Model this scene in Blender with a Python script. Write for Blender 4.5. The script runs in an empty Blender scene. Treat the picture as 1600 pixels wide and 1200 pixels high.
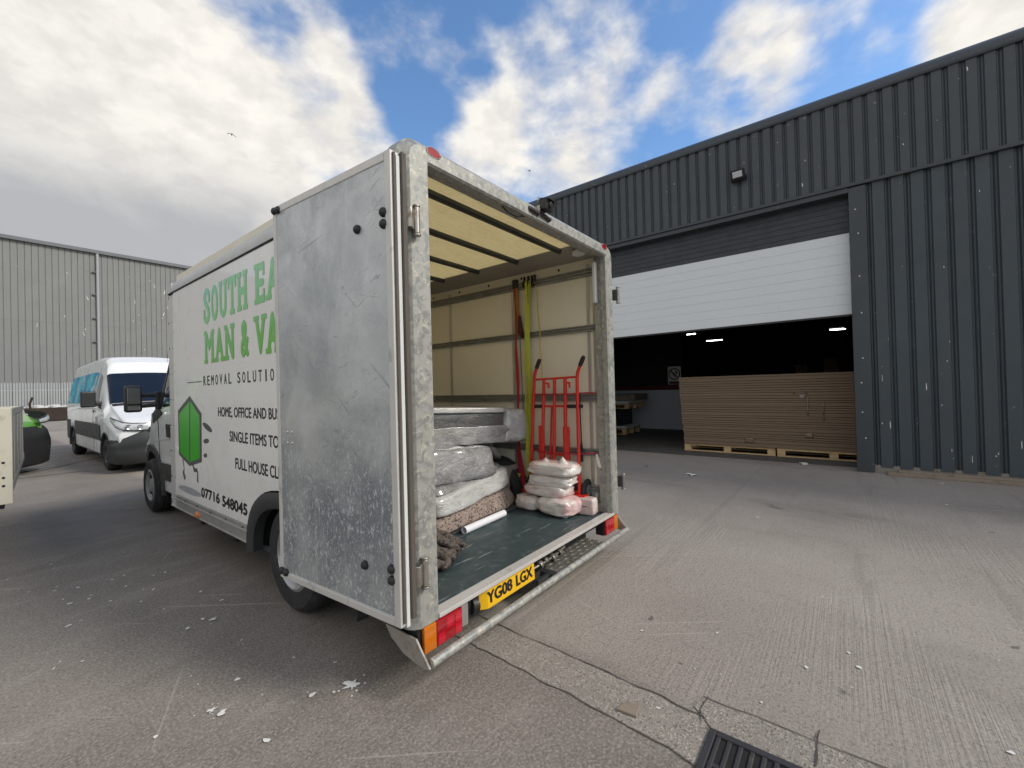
import bpy, bmesh, math, random
from mathutils import Vector, Matrix, noise as mnoise
random.seed(7)
SC = bpy.context.scene
COL = SC.collection
# ---------------------------------------------------------------- camera
cd = bpy.data.cameras.new('camera')
cd.sensor_width = 36.0
cd.lens = 14.973
cd.clip_start = 0.05
cd.clip_end = 2000
cam = bpy.data.objects.new('camera', cd)
COL.objects.link(cam)
CR = Matrix(((0.615177, 0.009439, -0.788332), (-0.78794, -0.026371, -0.615187), (-0.026596, 0.999608, -0.008785)))
cam.matrix_world = Matrix.Translation((0, 0, 1.53)) @ CR.to_4x4()
SC.camera = cam
# ---------------------------------------------------------------- exposure
SC.render.resolution_x = 1024
SC.render.resolution_y = 768
SC.view_settings.view_transform = 'Standard'
SC.view_settings.look = 'None'
SC.view_settings.gamma = 1.0
SC.view_settings.exposure = 0.80
# ---------------------------------------------------------------- sun
SUN_EL = math.radians(38)
SUN_AZ = math.radians(158)          # clockwise from +Y: behind the camera and to the right
sd = bpy.data.lights.new('sun', 'SUN')
sd.energy = 1.45
sd.angle = math.radians(15)
sd.color = (1.0, 0.95, 0.87)
sun = bpy.data.objects.new('sun', sd)
COL.objects.link(sun)
sv = Vector((math.sin(SUN_AZ) * math.cos(SUN_EL), math.cos(SUN_AZ) * math.cos(SUN_EL), math.sin(SUN_EL)))
sun.rotation_euler = sv.to_track_quat('Z', 'Y').to_euler()
sun.location = sv * 60
# ---------------------------------------------------------------- sky with clouds laid out by direction
W = bpy.data.worlds.new('World')
SC.world = W
W.use_nodes = True
wt = W.node_tree
wt.nodes.clear()


def wn(t, **kw):
    n = wt.nodes.new(t)
    for k, v in kw.items():
        setattr(n, k, v)
    return n


def wmath(op, a, b=None, clamp=False):
    n = wn('ShaderNodeMath', operation=op)
    n.use_clamp = clamp
    for i, v in enumerate((a, b)):
        if v is None:
            continue
        if isinstance(v, (int, float)):
            n.inputs[i].default_value = v
        else:
            wt.links.new(v, n.inputs[i])
    return n.outputs[0]


def wmap(v, a, b, c, d, smooth=True):
    n = wn('ShaderNodeMapRange')
    n.interpolation_type = 'SMOOTHSTEP' if smooth else 'LINEAR'
    wt.links.new(v, n.inputs[0])
    for i, x in enumerate((a, b, c, d)):
        n.inputs[i + 1].default_value = x
    return n.outputs[0]


def wmix(f, a, b):
    n = wn('ShaderNodeMix', data_type='RGBA')
    for i, v in ((0, f), (6, a), (7, b)):
        if isinstance(v, tuple):
            n.inputs[i].default_value = (*v, 1)
        elif isinstance(v, (int, float)):
            n.inputs[i].default_value = v
        else:
            wt.links.new(v, n.inputs[i])
    return n.outputs[2]


geo = wn('ShaderNodeTexCoord')
DIR = geo.outputs['Generated']
sky = wn('ShaderNodeTexSky', sky_type='NISHITA')
sky.sun_disc = False
sky.sun_elevation = SUN_EL
sky.sun_rotation = SUN_AZ
sky.air_density = 1.0
sky.dust_density = 0.4
sky.ozone_density = 2.2
# domain-warped noise on the direction, flattened so that clouds spread sideways
mp = wn('ShaderNodeMapping')
mp.inputs['Scale'].default_value = (1, 1, 1.7)
wt.links.new(DIR, mp.inputs['Vector'])


def wnoise(scale, detail, rough, dist=0.0, vec=None, off=None):
    n = wn('ShaderNodeTexNoise')
    n.inputs['Scale'].default_value = scale
    n.inputs['Detail'].default_value = detail
    n.inputs['Roughness'].default_value = rough
    n.inputs['Distortion'].default_value = dist
    src = vec or mp.outputs[0]
    if off:
        m2 = wn('ShaderNodeMapping')
        m2.inputs['Location'].default_value = off
        wt.links.new(src, m2.inputs['Vector'])
        src = m2.outputs[0]
    wt.links.new(src, n.inputs['Vector'])
    return n.outputs['Fac']


n1 = wnoise(6.5, 8, 0.54, 0.12)
n2 = wnoise(17.0, 7, 0.54, 0.1, off=(3.1, 1.7, 0.4))
dens = wmath('ADD', wmath('MULTIPLY', n1, 0.78), wmath('MULTIPLY', n2, 0.30))


def blob(v, rad, amp):
    """a soft patch of sky around one direction: adds (or removes) cloud"""
    global dens
    d = wn('ShaderNodeVectorMath', operation='DOT_PRODUCT')
    wt.links.new(DIR, d.inputs[0])
    vv = Vector(v).normalized()
    d.inputs[1].default_value = vv
    r = math.radians(rad)
    m = wmap(d.outputs['Value'], math.cos(r), 1.0, 0.0, amp)
    dens = wmath('ADD', dens, m)


BLOBS = [((-0.55, 0.75, 0.4), 40.0, 0.35), ((-0.9, 0.0, 0.5), 60.0, 0.3), ((0.0, -0.9, 0.5), 70.0, 0.3), ((0.7, -0.6, 0.6), 40.0, 0.2),  # unseen cloud beside and behind the camera, added so the light is whiter
         ((0.105, 0.887, 0.45), 20.0, 0.4),
         ((0.07, 0.956, 0.286), 16.7, 0.4),
         ((0.208, 0.834, 0.512), 9.7, 0.136),
         ((0.269, 0.869, 0.415), 13.1, 0.248),
         ((0.403, 0.794, 0.456), 12.1, 0.223),
         ((0.209, 0.927, 0.311), 12.7, 0.248),
         ((-0.031, 0.933, 0.357), 19.2, 0.4),
         ((0.477, 0.737, 0.479), 6.7, 0.136),
         ((0.043, 0.856, 0.515), 11.2, 0.186),
         ((0.139, 0.827, 0.545), 6.9, 0.112),
         ((0.354, 0.709, 0.611), 5.5, 0.149),
         ((0.409, 0.707, 0.577), 5.0, 0.161),
         ((0.464, 0.693, 0.553), 3.6, 0.112),
         ((0.51, 0.599, 0.617), 5.5, 0.155),
         ((0.564, 0.573, 0.595), 3.6, 0.105),
         ((0.614, 0.521, 0.592), 5.3, 0.136),
         ((0.662, 0.451, 0.598), 5.7, 0.167),
         ((0.644, 0.532, 0.55), 3.9, 0.112),
         ((0.711, 0.342, 0.615), 5.9, 0.167),
         ((0.772, 0.296, 0.563), 6.2, 0.174),
         ((0.814, 0.245, 0.526), 4.1, 0.136),
         ((0.815, 0.131, 0.565), 4.5, 0.167),
         ((0.803, 0.091, 0.589), 5.1, 0.167),
         ((0.86, 0.131, 0.494), 5.8, 0.186),
         ((0.838, 0.042, 0.544), 3.4, 0.136),
         ((0.83, -0.015, 0.558), 2.3, 0.112),
         ((0.719, 0.495, 0.487), 10.8, 0.223),
         ((0.797, 0.39, 0.462), 7.6, 0.186),
         ((0.658, 0.581, 0.479), 6.6, 0.174),
         ((0.856, -0.17, 0.488), 5.3, 0.248),
         ((0.857, 0.063, 0.512), 4.4, 0.112),
         ((0.247, 0.755, 0.607), 3.3, 0.112),
         ((0.641, 0.392, 0.66), 3.7, 0.062),
         ((0.741, 0.224, 0.633), 3.6, 0.062),
         ((0.057, 0.969, 0.24), 4.2, -0.3),
         ((0.531, 0.646, 0.549), 4.9, -0.15),
         ((0.867, -0.022, 0.498), 5.9, -0.15)]
for b_ in BLOBS:
    blob(*b_)
cover = wmap(dens, 0.55, 0.97, 0.0, 1.0)
thick = wmap(dens, 0.72, 1.25, 0.0, 1.0)
# clouds: bright warm white where thin or lit, grey where thick and low
n3 = wnoise(3.2, 7, 0.6, 0.4, off=(7.3, 2.2, 5.0))
sep = wn('ShaderNodeSeparateXYZ')
wt.links.new(DIR, sep.inputs[0])
low = wmap(sep.outputs['Z'], 0.455, 0.27, 0.0, 1.0)
grey = wmath('ADD', wmath('MULTIPLY', thick, wmath('MULTIPLY', low, 0.95)), wmap(n3, 0.42, 0.70, 0.0, 0.30), True)
lit = wmix(wmap(n2, 0.35, 0.65, 0.0, 1.0), (0.49, 0.47, 0.445), (0.575, 0.555, 0.515))
ccol = wmix(grey, lit, (0.275, 0.28, 0.292))
bs = wn('ShaderNodeBackground')
hs = wn('ShaderNodeHueSaturation')
hs.inputs['Saturation'].default_value = 1.12
wt.links.new(sky.outputs[0], hs.inputs['Color'])
wt.links.new(hs.outputs[0], bs.inputs['Color'])
bs.inputs['Strength'].default_value = 0.125
bc = wn('ShaderNodeBackground')
wt.links.new(ccol, bc.inputs['Color'])
bc.inputs['Strength'].default_value = 1.0
ms = wn('ShaderNodeMixShader')
wt.links.new(cover, ms.inputs[0])
wt.links.new(bs.outputs[0], ms.inputs[1])
wt.links.new(bc.outputs[0], ms.inputs[2])
wo = wn('ShaderNodeOutputWorld')
wt.links.new(ms.outputs[0], wo.inputs[0])

# ================================================================ material helpers


class Mat:
    def __init__(s, name):
        s.m = bpy.data.materials.new(name)
        s.m.use_nodes = True
        s.t = s.m.node_tree
        s.b = s.t.nodes['Principled BSDF']
        s.tc = s.t.nodes.new('ShaderNodeTexCoord').outputs['Object']

    def n(s, t, **kw):
        x = s.t.nodes.new(t)
        for k, v in kw.items():
            setattr(x, k, v)
        return x

    def put(s, sock, v):
        if isinstance(v, tuple):
            sock.default_value = (*v, 1) if len(v) == 3 and sock.type == 'RGBA' else v
        elif isinstance(v, (int, float)):
            sock.default_value = v
        else:
            s.t.links.new(v, sock)

    def set(s, **kw):
        for k, v in kw.items():
            s.put(s.b.inputs[k.replace('_', ' ')], v)
        return s

    def vec(s, scale=(1, 1, 1), rot=(0, 0, 0), loc=(0, 0, 0)):
        x = s.n('ShaderNodeMapping')
        x.inputs['Scale'].default_value = scale
        x.inputs['Rotation'].default_value = rot
        x.inputs['Location'].default_value = loc
        s.put(x.inputs['Vector'], s.tc)
        return x.outputs[0]

    def vec2(s, scale, rot, loc=(0, 0, 0)):
        """turn the coordinates first, stretch them afterwards"""
        x = s.n('ShaderNodeMapping')
        x.inputs['Scale'].default_value = scale
        x.inputs['Location'].default_value = loc
        s.put(x.inputs['Vector'], s.vec(rot=rot))
        return x.outputs[0]

    def noise(s, scale, detail=4, rough=.55, dist=0, vec=None):
        x = s.n('ShaderNodeTexNoise')
        x.inputs['Scale'].default_value = scale
        x.inputs['Detail'].default_value = detail
        x.inputs['Roughness'].default_value = rough
        x.inputs['Distortion'].default_value = dist
        s.put(x.inputs['Vector'], vec or s.tc)
        return x.outputs['Fac']

    def voro(s, scale, feature='F1', vec=None, out='Distance', rnd=1.0):
        x = s.n('ShaderNodeTexVoronoi', feature=feature)
        x.inputs['Scale'].default_value = scale
        x.inputs['Randomness'].default_value = rnd
        s.put(x.inputs['Vector'], vec or s.tc)
        return x.outputs[out]

    def wave(s, scale, axis='Z', dist=0, vec=None, prof='SIN', detail=2, dscale=1):
        x = s.n('ShaderNodeTexWave', bands_direction=axis, wave_profile=prof)
        x.inputs['Scale'].default_value = scale
        x.inputs['Distortion'].default_value = dist
        x.inputs['Detail'].default_value = detail
        x.inputs['Detail Scale'].default_value = dscale
        s.put(x.inputs['Vector'], vec or s.tc)
        return x.outputs['Fac']

    def math(s, op, a, b=0.0, clamp=False):
        x = s.n('ShaderNodeMath', operation=op)
        x.use_clamp = clamp
        s.put(x.inputs[0], a)
        s.put(x.inputs[1], b)
        return x.outputs[0]

    def ramp(s, v, a, b, c=0.0, d=1.0, smooth=True):
        x = s.n('ShaderNodeMapRange')
        x.interpolation_type = 'SMOOTHSTEP' if smooth else 'LINEAR'
        s.put(x.inputs[0], v)
        for i, q in enumerate((a, b, c, d)):
            s.put(x.inputs[i + 1], q)
        return x.outputs[0]

    def mix(s, f, a, b, blend='MIX'):
        x = s.n('ShaderNodeMix', data_type='RGBA', blend_type=blend)
        s.put(x.inputs[0], f)
        s.put(x.inputs[6], a)
        s.put(x.inputs[7], b)
        return x.outputs[2]

    def xyz(s):
        x = s.n('ShaderNodeSeparateXYZ')
        s.put(x.inputs[0], s.tc)
        return x.outputs

    def bump(s, h, strength=.3, dist=.01, prev=None):
        x = s.n('ShaderNodeBump')
        x.inputs['Strength'].default_value = strength
        x.inputs['Distance'].default_value = dist
        s.put(x.inputs['Height'], h)
        if prev:
            s.put(x.inputs['Normal'], prev)
        s.put(s.b.inputs['Normal'], x.outputs[0])
        return x.outputs[0]


def mul(c, k):
    return tuple(min(1, x * k) for x in c)


def plain(name, col, rough=.5, metal=0.0, var=.12, vs=4.0, dirt=None, dthr=(.55, .75), ds=3.0, bump=0.0, bs=120, coat=0.0, spec=.5):
    m = Mat(name)
    c = m.mix(m.noise(vs, 5), mul(col, 1 - var), mul(col, 1 + var))
    if dirt:
        c = m.mix(m.ramp(m.noise(ds, 8, .65, .3), *dthr), c, dirt)
    m.set(Base_Color=c, Roughness=m.ramp(m.noise(vs * 2.3, 4), .3, .7, max(.02, rough - .08), min(1, rough + .08)), Metallic=metal)
    m.b.inputs['Coat Weight'].default_value = coat
    m.b.inputs['Specular IOR Level'].default_value = spec
    if bump:
        m.bump(m.noise(bs, 3), bump, .004)
    return m.m


M = {}


def galv(name, a, b, c, sc=22, metal=.55, rough=.42):
    m = Mat(name)
    w = m.noise(15, 6, .65, 1.2)
    v = m.voro(sc, out='Color', vec=None)
    sp = m.n('ShaderNodeSeparateColor')
    m.put(sp.inputs[0], v)
    f = m.math('ADD', m.math('MULTIPLY', sp.outputs[0], .35), m.math('MULTIPLY', w, .75))
    col = m.mix(m.ramp(f, .42, .58), a, b)
    col = m.mix(m.ramp(m.noise(26, 6, .68, .8), .55, .62), col, c)
    col = m.mix(m.ramp(m.noise(1.7, 5, .6), .5, .8, 0, .45), col, mul(a, .6))
    m.set(Base_Color=col, Metallic=metal, Roughness=m.ramp(f, .3, .8, rough - .08, rough + .15))
    m.bump(m.noise(60, 4), .08, .004)
    return m.m


M['galv'] = galv('galvanised_steel', (.29, .295, .282), (.385, .383, .352), (.53, .51, .42), 34, .3, .48)
M['galv_dark'] = galv('galvanised_rail', (.24, .245, .24), (.31, .31, .30), (.38, .37, .35), rough=.45)
M['alu'] = plain('aluminium', (.52, .51, .49), .38, .7, .12, 6, (.32, .30, .27), (.56, .8), 5, .05, 90)
M['alu_white'] = plain('door_edge_aluminium', (.62, .60, .57), .42, .25, .1, 8, (.38, .35, .31), (.56, .78), 9, .06, 140)
M['steel'] = plain('worn_steel', (.45, .42, .38), .35, .8, .15, 10, (.22, .16, .11), (.55, .7), 14)
M['roof_cap'] = plain('grey_roof_edge_trim', (.46, .46, .455), .42, .1, .06, 2, (.36, .36, .34), (.55, .8), 3)
M['grp'] = plain('white_panel', (.83, .81, .775), .32, 0, .03, 1.2, (.66, .63, .57), (.6, .85), 2.4, coat=.25)
M['roof'] = plain('grey_roof_skin', (.50, .50, .49), .45, 0, .06, 2, (.40, .40, .38), (.55, .8), 3)
M['white_paint'] = plain('white_vehicle_paint', (.78, .79, .79), .3, 0, .015, 1.5, (.66, .65, .62), (.62, .95), 1.2, coat=.5)
M['white_dirty'] = plain('dirty_white_paint', (.70, .70, .69), .35, 0, .05, 1.5, (.45, .44, .42), (.5, .8), 2.0, coat=.3)
M['black'] = plain('black_plastic', (.018, .018, .019), .5, 0, .25, 9, bump=.04, bs=300)
M['trim'] = plain('grey_plastic_trim', (.034, .036, .038), .52, 0, .2, 5, (.10, .095, .09), (.6, .8), 6)
M['rubber'] = plain('tyre_rubber', (.022, .022, .023), .75, 0, .3, 12, (.06, .057, .052), (.55, .75), 7, .1, 160)
M['dark'] = plain('underside_black', (.012, .012, .012), .85, 0, .3, 6, (.03, .027, .024), (.55, .75), 5)
M['rim'] = plain('wheel_silver', (.42, .42, .42), .38, .6, .12, 8, (.12, .11, .10), (.55, .75), 9)
M['hubcap'] = plain('hubcap_grey', (.36, .36, .36), .5, .1, .1, 8, (.12, .11, .10), (.55, .75), 9)
M['text'] = plain('black_vinyl', (.020, .018, .020), .4, 0, .15, 8)
M['logo_grey'] = plain('grey_vinyl', (.09, .09, .09), .4, 0, .15, 8)
M['logo_shadow'] = plain('pale_grey_vinyl', (.33, .34, .37), .4, 0, .1, 6)
M['amber'] = plain('amber_lens', (.60, .16, .008), .18, 0, .15, 20, coat=.6)
M['redlens'] = plain('red_lens', (.34, .006, .012), .16, 0, .25, 20, coat=.8)
M['redlens2'] = plain('bright_red_lens', (.55, .010, .03), .14, 0, .2, 30, coat=.8)
M['red'] = plain('red_paint', (.62, .022, .014), .38, 0, .1, 7, (.30, .03, .02), (.62, .8), 14, coat=.3)
M['plate'] = plain('yellow_plate', (.86, .50, .012), .35, 0, .05, 6)
M['glass'] = plain('dark_glass', (.012, .016, .022), .06, 0, .2, 2, spec=.9, coat=1)
M['chrome'] = plain('chrome', (.62, .62, .62), .15, .95, .05, 8)
M['mirror'] = plain('mirror_face', (.20, .205, .205), .10, .8, .1, 4)
M['lens'] = plain('clear_lens', (.60, .62, .64), .08, .25, .25, 14, coat=1)
M['cream'] = plain('cream_lining', (.78, .72, .59), .5, 0, .05, 1.3, (.66, .60, .48), (.58, .85), 2.0)
M['bow'] = plain('dark_roof_bow', (.06, .066, .064), .5, .3, .15, 4)
M['cove'] = plain('grey_brown_cove', (.34, .315, .275), .5, .2, .12, 3)
M['wood'] = plain('pallet_wood', (.58, .41, .22), .75, 0, .18, 9, (.40, .27, .14), (.52, .75), 12, .15, 80)
M['oldwood'] = plain('weathered_timber', (.27, .22, .17), .85, 0, .2, 8, (.16, .13, .10), (.5, .7), 9, .25, 60)
M['kraft'] = plain('brown_carton', (.33, .23, .13), .75, 0, .08, 4)
M['tape'] = plain('packing_tape', (.20, .14, .095), .18, 0, .25, 12, coat=.8)
M['white_sheet'] = plain('white_sheeting', (.62, .62, .60), .5, 0, .05, 3)
M['paper'] = plain('white_paper', (.78, .78, .76), .7, 0, .06, 12)
M['tube'] = plain('white_tube', (.80, .80, .84), .4, 0, .03, 5)
M['droppings'] = plain('bird_lime', (.72, .71, .68), .8, 0, .12, 40)
M['iron'] = plain('cast_iron', (.055, .052, .055), .55, .3, .2, 14, (.12, .09, .07), (.58, .75), 12, .15, 120)
M['strap_red'] = plain('red_webbing', (.40, .018, .035), .7, 0, .2, 40)
M['strap_green'] = plain('yellow_green_webbing', (.48, .50, .06), .7, 0, .2, 30)
M['rope'] = plain('yellow_cord', (.55, .42, .10), .7, 0, .25, 40)
M['slat_dark'] = plain('roller_dark', (.035, .040, .048), .5, .1, .12, 3, (.06, .063, .07), (.6, .8), 3)
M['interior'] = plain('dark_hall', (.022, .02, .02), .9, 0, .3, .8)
M['dado'] = plain('white_dado', (.62, .65, .70), .6, 0, .05, .8)
M['redband'] = plain('dark_red_band', (.12, .012, .014), .7, 0, .1, 2)
M['skip'] = plain('dark_brown_steel', (.035, .022, .016), .8, 0, .3, 2)
M['rubble'] = plain('pale_rubble', (.55, .54, .52), .9, 0, .3, 3)
M['cream_board'] = plain('cream_sideboard', (.55, .52, .43), .55, .1, .08, 4, (.28, .25, .20), (.52, .74), 6)
M['green_paint'] = plain('lime_green_paint', (.10, .29, .03), .25, 0, .05, 2, coat=.8)
M['foam'] = plain('dark_foam', (.05, .05, .05), .9, 0, .3, 40)
M['pipe'] = plain('grey_pipe', (.34, .35, .35), .5, 0, .06, 2)
M['fence'] = plain('galvanised_pales', (.40, .42, .43), .5, .4, .15, 1.2)
M['plinth'] = plain('concrete_plinth', (.26, .23, .20), .9, 0, .2, 6, (.16, .14, .12), (.5, .7), 5, .2, 70)


def emit(name, col, s):
    m = Mat(name)
    m.set(Base_Color=(0.8, 0.8, 0.8), Emission_Color=col, Emission_Strength=s)
    return m.m


M['lamp'] = emit('lit_tube', (1, .98, .94), 9)

# galvanised door sheet: smoother and scratched above, speckled white corrosion below
m = Mat('galvanised_door_sheet')
X, Y, Z = m.xyz()
lowm = m.ramp(m.math('ADD', Z, m.math('MULTIPLY', m.noise(2.2, 4), .9)), 2.05, 1.35)
base = m.mix(m.ramp(m.noise(2.4, 7, .65, .5), .3, .7), (.40, .425, .44), (.62, .635, .64))
fl = m.noise(1.0, 4, .6, .8, m.vec((16, 16, 10)))
base = m.mix(m.ramp(fl, .5, .62, 0, .35), base, (.56, .57, .56))
base = m.mix(m.math('MULTIPLY', lowm, m.ramp(m.noise(3, 5), .35, .6, .35, 1)), base, (.25, .275, .30))
sp1 = m.ramp(m.noise(1.0, 7, .72, .3, m.vec((60, 60, 30))), .54, .61)
sp2 = m.ramp(m.noise(1.0, 6, .7, .0, m.vec((110, 110, 60), loc=(3, 1, 2))), .56, .64)
base = m.mix(m.math('MULTIPLY', sp1, m.math('MULTIPLY', lowm, .95)), base, (.70, .73, .75))
base = m.mix(m.math('MULTIPLY', sp2, m.math('ADD', m.math('MULTIPLY', lowm, .8), .10)), base, (.64, .67, .69))
st = m.ramp(m.noise(1, 3, .5, 0, m.vec((30, 30, .7))), .6, .72)
base = m.mix(m.math('MULTIPLY', st, .3), base, (.58, .60, .61))
# scuffs in two slanting directions
for (r, s_, th) in ((.5, (3, 3, 60), .68), (-.75, (3, 3, 80), .69), (.22, (4, 4, 110), .69), (1.2, (4, 4, 90), .70), (-.3, (5, 5, 120), .69)):
    sc_ = m.ramp(m.noise(1, 2, .5, .9, m.vec2(s_, (r, 0, 0), (r * 9, 0, r * 5))), th, th + .03)
    gate = m.ramp(m.noise(2.6, 3, .5, 0, m.vec((1, 1, 1), loc=(r * 3, 0, 4))), .46, .56)
    base = m.mix(m.math('MULTIPLY', m.math('MULTIPLY', sc_, gate), .5), base, (.20, .21, .22))
for (sc_, lo, col_) in ((5.0, 0, (.24, .25, .26)), (9.0, 3, (.70, .71, .71)), (14.0, 6, (.26, .27, .28))):
    cur = m.math('ABSOLUTE', m.math('SUBTRACT', m.noise(sc_, 1.5, .5, 1.2, m.vec2((1, 1, 2.2), (.6 + lo, 0, 0), (lo, lo, 0))), .5))
    base = m.mix(m.math('MULTIPLY', m.ramp(cur, .007, .002, 0, .5), m.ramp(m.noise(3.3, 3, .5, 0, m.vec(loc=(lo, 2, 1))), .5, .58)), base, col_)
m.set(Base_Color=base, Metallic=.55, Roughness=m.ramp(m.noise(7, 5), .3, .7, .34, .55))
m.bump(m.noise(1, 5, .6, .3, m.vec((8, 8, 6))), .10, .02)
M['door_sheet'] = m.m

# white side panel with road film along its lower edge and faint run-down streaks
m = Mat('white_side_panel')
X, Y, Z = m.xyz()
c = m.mix(m.noise(1.2, 4), (.80, .78, .745), (.85, .83, .795))
film = m.math('MULTIPLY', m.ramp(m.math('ADD', Z, m.math('MULTIPLY', m.noise(3, 6, .65), .5)), 1.25, .65), m.ramp(m.noise(9, 7, .7, .4), .3, .7, .25, 1))
c = m.mix(m.math('MULTIPLY', film, .34), c, (.46, .42, .37))
c = m.mix(m.ramp(m.noise(1, 4, .6, .2, m.vec((9, 9, .5))), .56, .78, 0, .20), c, (.56, .53, .47))
c = m.mix(m.ramp(m.noise(26, 4, .7), .70, .74, 0, .5), c, (.40, .36, .31))
m.set(Base_Color=c, Roughness=m.ramp(m.noise(4, 4), .3, .7, .24, .42))
m.b.inputs['Coat Weight'].default_value = .3
m.bump(m.noise(1.1, 2), .05, .05)
M['side'] = m.m
M['end_plate'] = plain('dull_end_plate', (.33, .30, .27), .55, .3, .12, 9, (.20, .15, .11), (.54, .72), 12)

# teal-painted van floor
m = Mat('dark_teal_floor')
c = m.mix(m.noise(2.5, 6, .6, .4), (.022, .040, .045), (.050, .072, .076))
c = m.mix(m.ramp(m.noise(14, 7, .7, .6), .56, .66, 0, .6), c, (.13, .16, .15))
c = m.mix(m.ramp(m.noise(1, 3, .5, .1, m.vec((3, 40, 1), rot=(0, 0, .35))), .66, .69, 0, .7), c, (.26, .30, .29))
c = m.mix(m.ramp(m.voro(16), .05, .03), c, (.35, .38, .36))
m.set(Base_Color=c, Roughness=m.ramp(m.noise(6, 5), .3, .7, .35, .6))
m.bump(m.noise(50, 4), .1, .003)
M['van_floor'] = m.m

# yellowish translucent ply ceiling
m = Mat('yellow_ply_ceiling')
c = m.mix(m.noise(1, 6, .65, .8, m.vec((3, 14, 3))), (.78, .69, .46), (.90, .83, .62))
c = m.mix(m.ramp(m.noise(1, 4, .6, .3, m.vec((14, 60, 14))), .50, .72, 0, .5), c, (.60, .49, .28))
m.set(Base_Color=c, Roughness=.6)
tl = m.n('ShaderNodeBsdfTranslucent')
m.put(tl.inputs['Color'], c)
ms_ = m.n('ShaderNodeMixShader')
ms_.inputs[0].default_value = .8
m.t.links.new(m.b.outputs[0], ms_.inputs[1])
m.t.links.new(tl.outputs[0], ms_.inputs[2])
m.t.links.new(ms_.outputs[0], m.t.nodes['Material Output'].inputs[0])
M['ceiling'] = m.m
# the roof skin is a translucent laminate: daylight comes through it into the load space
m = Mat('translucent_roof_skin')
c = m.mix(m.noise(2, 5), (.46, .46, .45), (.54, .54, .53))
m.set(Base_Color=c, Roughness=.45)
tl = m.n('ShaderNodeBsdfTranslucent')
tl.inputs['Color'].default_value = (.92, .91, .88, 1)
ms_ = m.n('ShaderNodeMixShader')
ms_.inputs[0].default_value = .75
m.t.links.new(m.b.outputs[0], ms_.inputs[1])
m.t.links.new(tl.outputs[0], ms_.inputs[2])
m.t.links.new(ms_.outputs[0], m.t.nodes['Material Output'].inputs[0])
M['roof'] = m.m


def cladding(name, col, streak, rough=.38):
    m = Mat(name)
    c = m.mix(m.noise(.7, 4), mul(col, .86), mul(col, 1.14))
    c = m.mix(m.ramp(m.noise(1, 4, .6, .2, m.vec((6, 6, .35))), .5, .75, 0, .35), c, streak)
    c = m.mix(m.ramp(m.noise(11, 4, .6), .69, .71, 0, .4), c, (.35, .36, .36))
    m.set(Base_Color=c, Roughness=m.ramp(m.noise(4, 4), .3, .7, rough, rough + .16))
    m.b.inputs['Specular IOR Level'].default_value = .4
    m.bump(m.noise(1, 3, .5, 0, m.vec((3, 3, .9))), .16, .02)
    return m.m


M['clad'] = cladding('anthracite_cladding', (.055, .069, .081), (.072, .084, .094))
M['clad_top'] = cladding('anthracite_fascia', (.060, .070, .081), (.070, .080, .090))
M['flash'] = cladding('anthracite_flashing', (.050, .058, .066), (.055, .06, .066), .3)
M['clad_grey'] = cladding('grey_cladding', (.215, .219, .214), (.168, .171, .167), .6)
M['roofedge'] = plain('grey_roof_edge', (.13, .14, .155), .5, .2, .08, 1)

m = Mat('white_roller_panel')
c = m.mix(m.noise(.9, 4), (.66, .69, .71), (.74, .77, .78))
c = m.mix(m.ramp(m.noise(5, 5, .7, .4), .66, .74, 0, .5), c, (.48, .47, .42))
m.set(Base_Color=c, Roughness=.42)
m.bump(m.wave(6.0, 'Z'), .06, .01)
M['roller_white'] = m.m

# stacked cardboard sheets
m = Mat('cardboard_sheets')
c = m.mix(m.noise(1, 3, .5, .1, m.vec((1, .6, 46))), (.175, .122, .080), (.24, .172, .117))
c = m.mix(m.ramp(m.noise(1, 2, .5, .05, m.vec((.4, .3, 130))), .6, .72, 0, .6), c, (.07, .048, .032))
c = m.mix(m.ramp(m.noise(2.0, 5), .55, .8, 0, .25), c, (.22, .165, .115))
m.set(Base_Color=c, Roughness=.85)
m.bump(m.noise(1, 2, .5, 0, m.vec((1, 1, 160))), .35, .006)
M['card'] = m.m


def wrap(name, dark, mid, pale, sc=7, hi=.62, bub=0):
    """crinkled translucent wrap over something dark: highlights on the creases are painted into the colour"""
    m = Mat(name)
    w = m.noise(sc, 7, .65, .35, m.vec((1, 1, 1.6), rot=(.5, .3, .6)))
    cre = m.math('ABSOLUTE', m.math('SUBTRACT', m.noise(sc * 1.3, 4, .6, .5, m.vec((1, 1, 2.2), rot=(.4, .2, .9))), .5))
    c = m.mix(m.ramp(w, .32, .68), dark, mid)
    c = m.mix(m.ramp(cre, .022, .0, 0, .28), c, pale)  # pale highlight along each crease, mixed into the base colour
    c = m.mix(m.ramp(m.noise(sc * 1.6, 6, .6, .8), hi, hi + .18, 0, .6), c, pale)
    if bub:
        bb = m.ramp(m.voro(bub), .12, .32)
        c = m.mix(m.math('MULTIPLY', m.math('SUBTRACT', 1, bb), .35), c, pale)
    m.set(Base_Color=c, Roughness=.28)
    m.b.inputs['Coat Weight'].default_value = 1.0
    m.b.inputs['Coat Roughness'].default_value = .10
    b = m.bump(w, .65, .035)
    b = m.bump(m.ramp(cre, 0, .05), .5, .008, b)
    if bub:
        m.bump(m.voro(bub), .3, .004, b)
    return m.m


M['wrap_dark'] = wrap('wrap_over_dark_sofa', (.055, .057, .057), (.085, .085, .085), (.22, .22, .22), 5, .66, 75)
M['wrap_pale'] = wrap('pale_wrap', (.44, .44, .43), (.60, .60, .585), (.80, .80, .79), 5, .56)
M['wrap_mid'] = wrap('grey_wrap', (.16, .16, .162), (.32, .32, .322), (.60, .60, .60), 5, .58)
M['bubble'] = wrap('bubble_wrap', (.40, .41, .41), (.54, .55, .55), (.84, .85, .85), 6, .56, 70)


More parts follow.
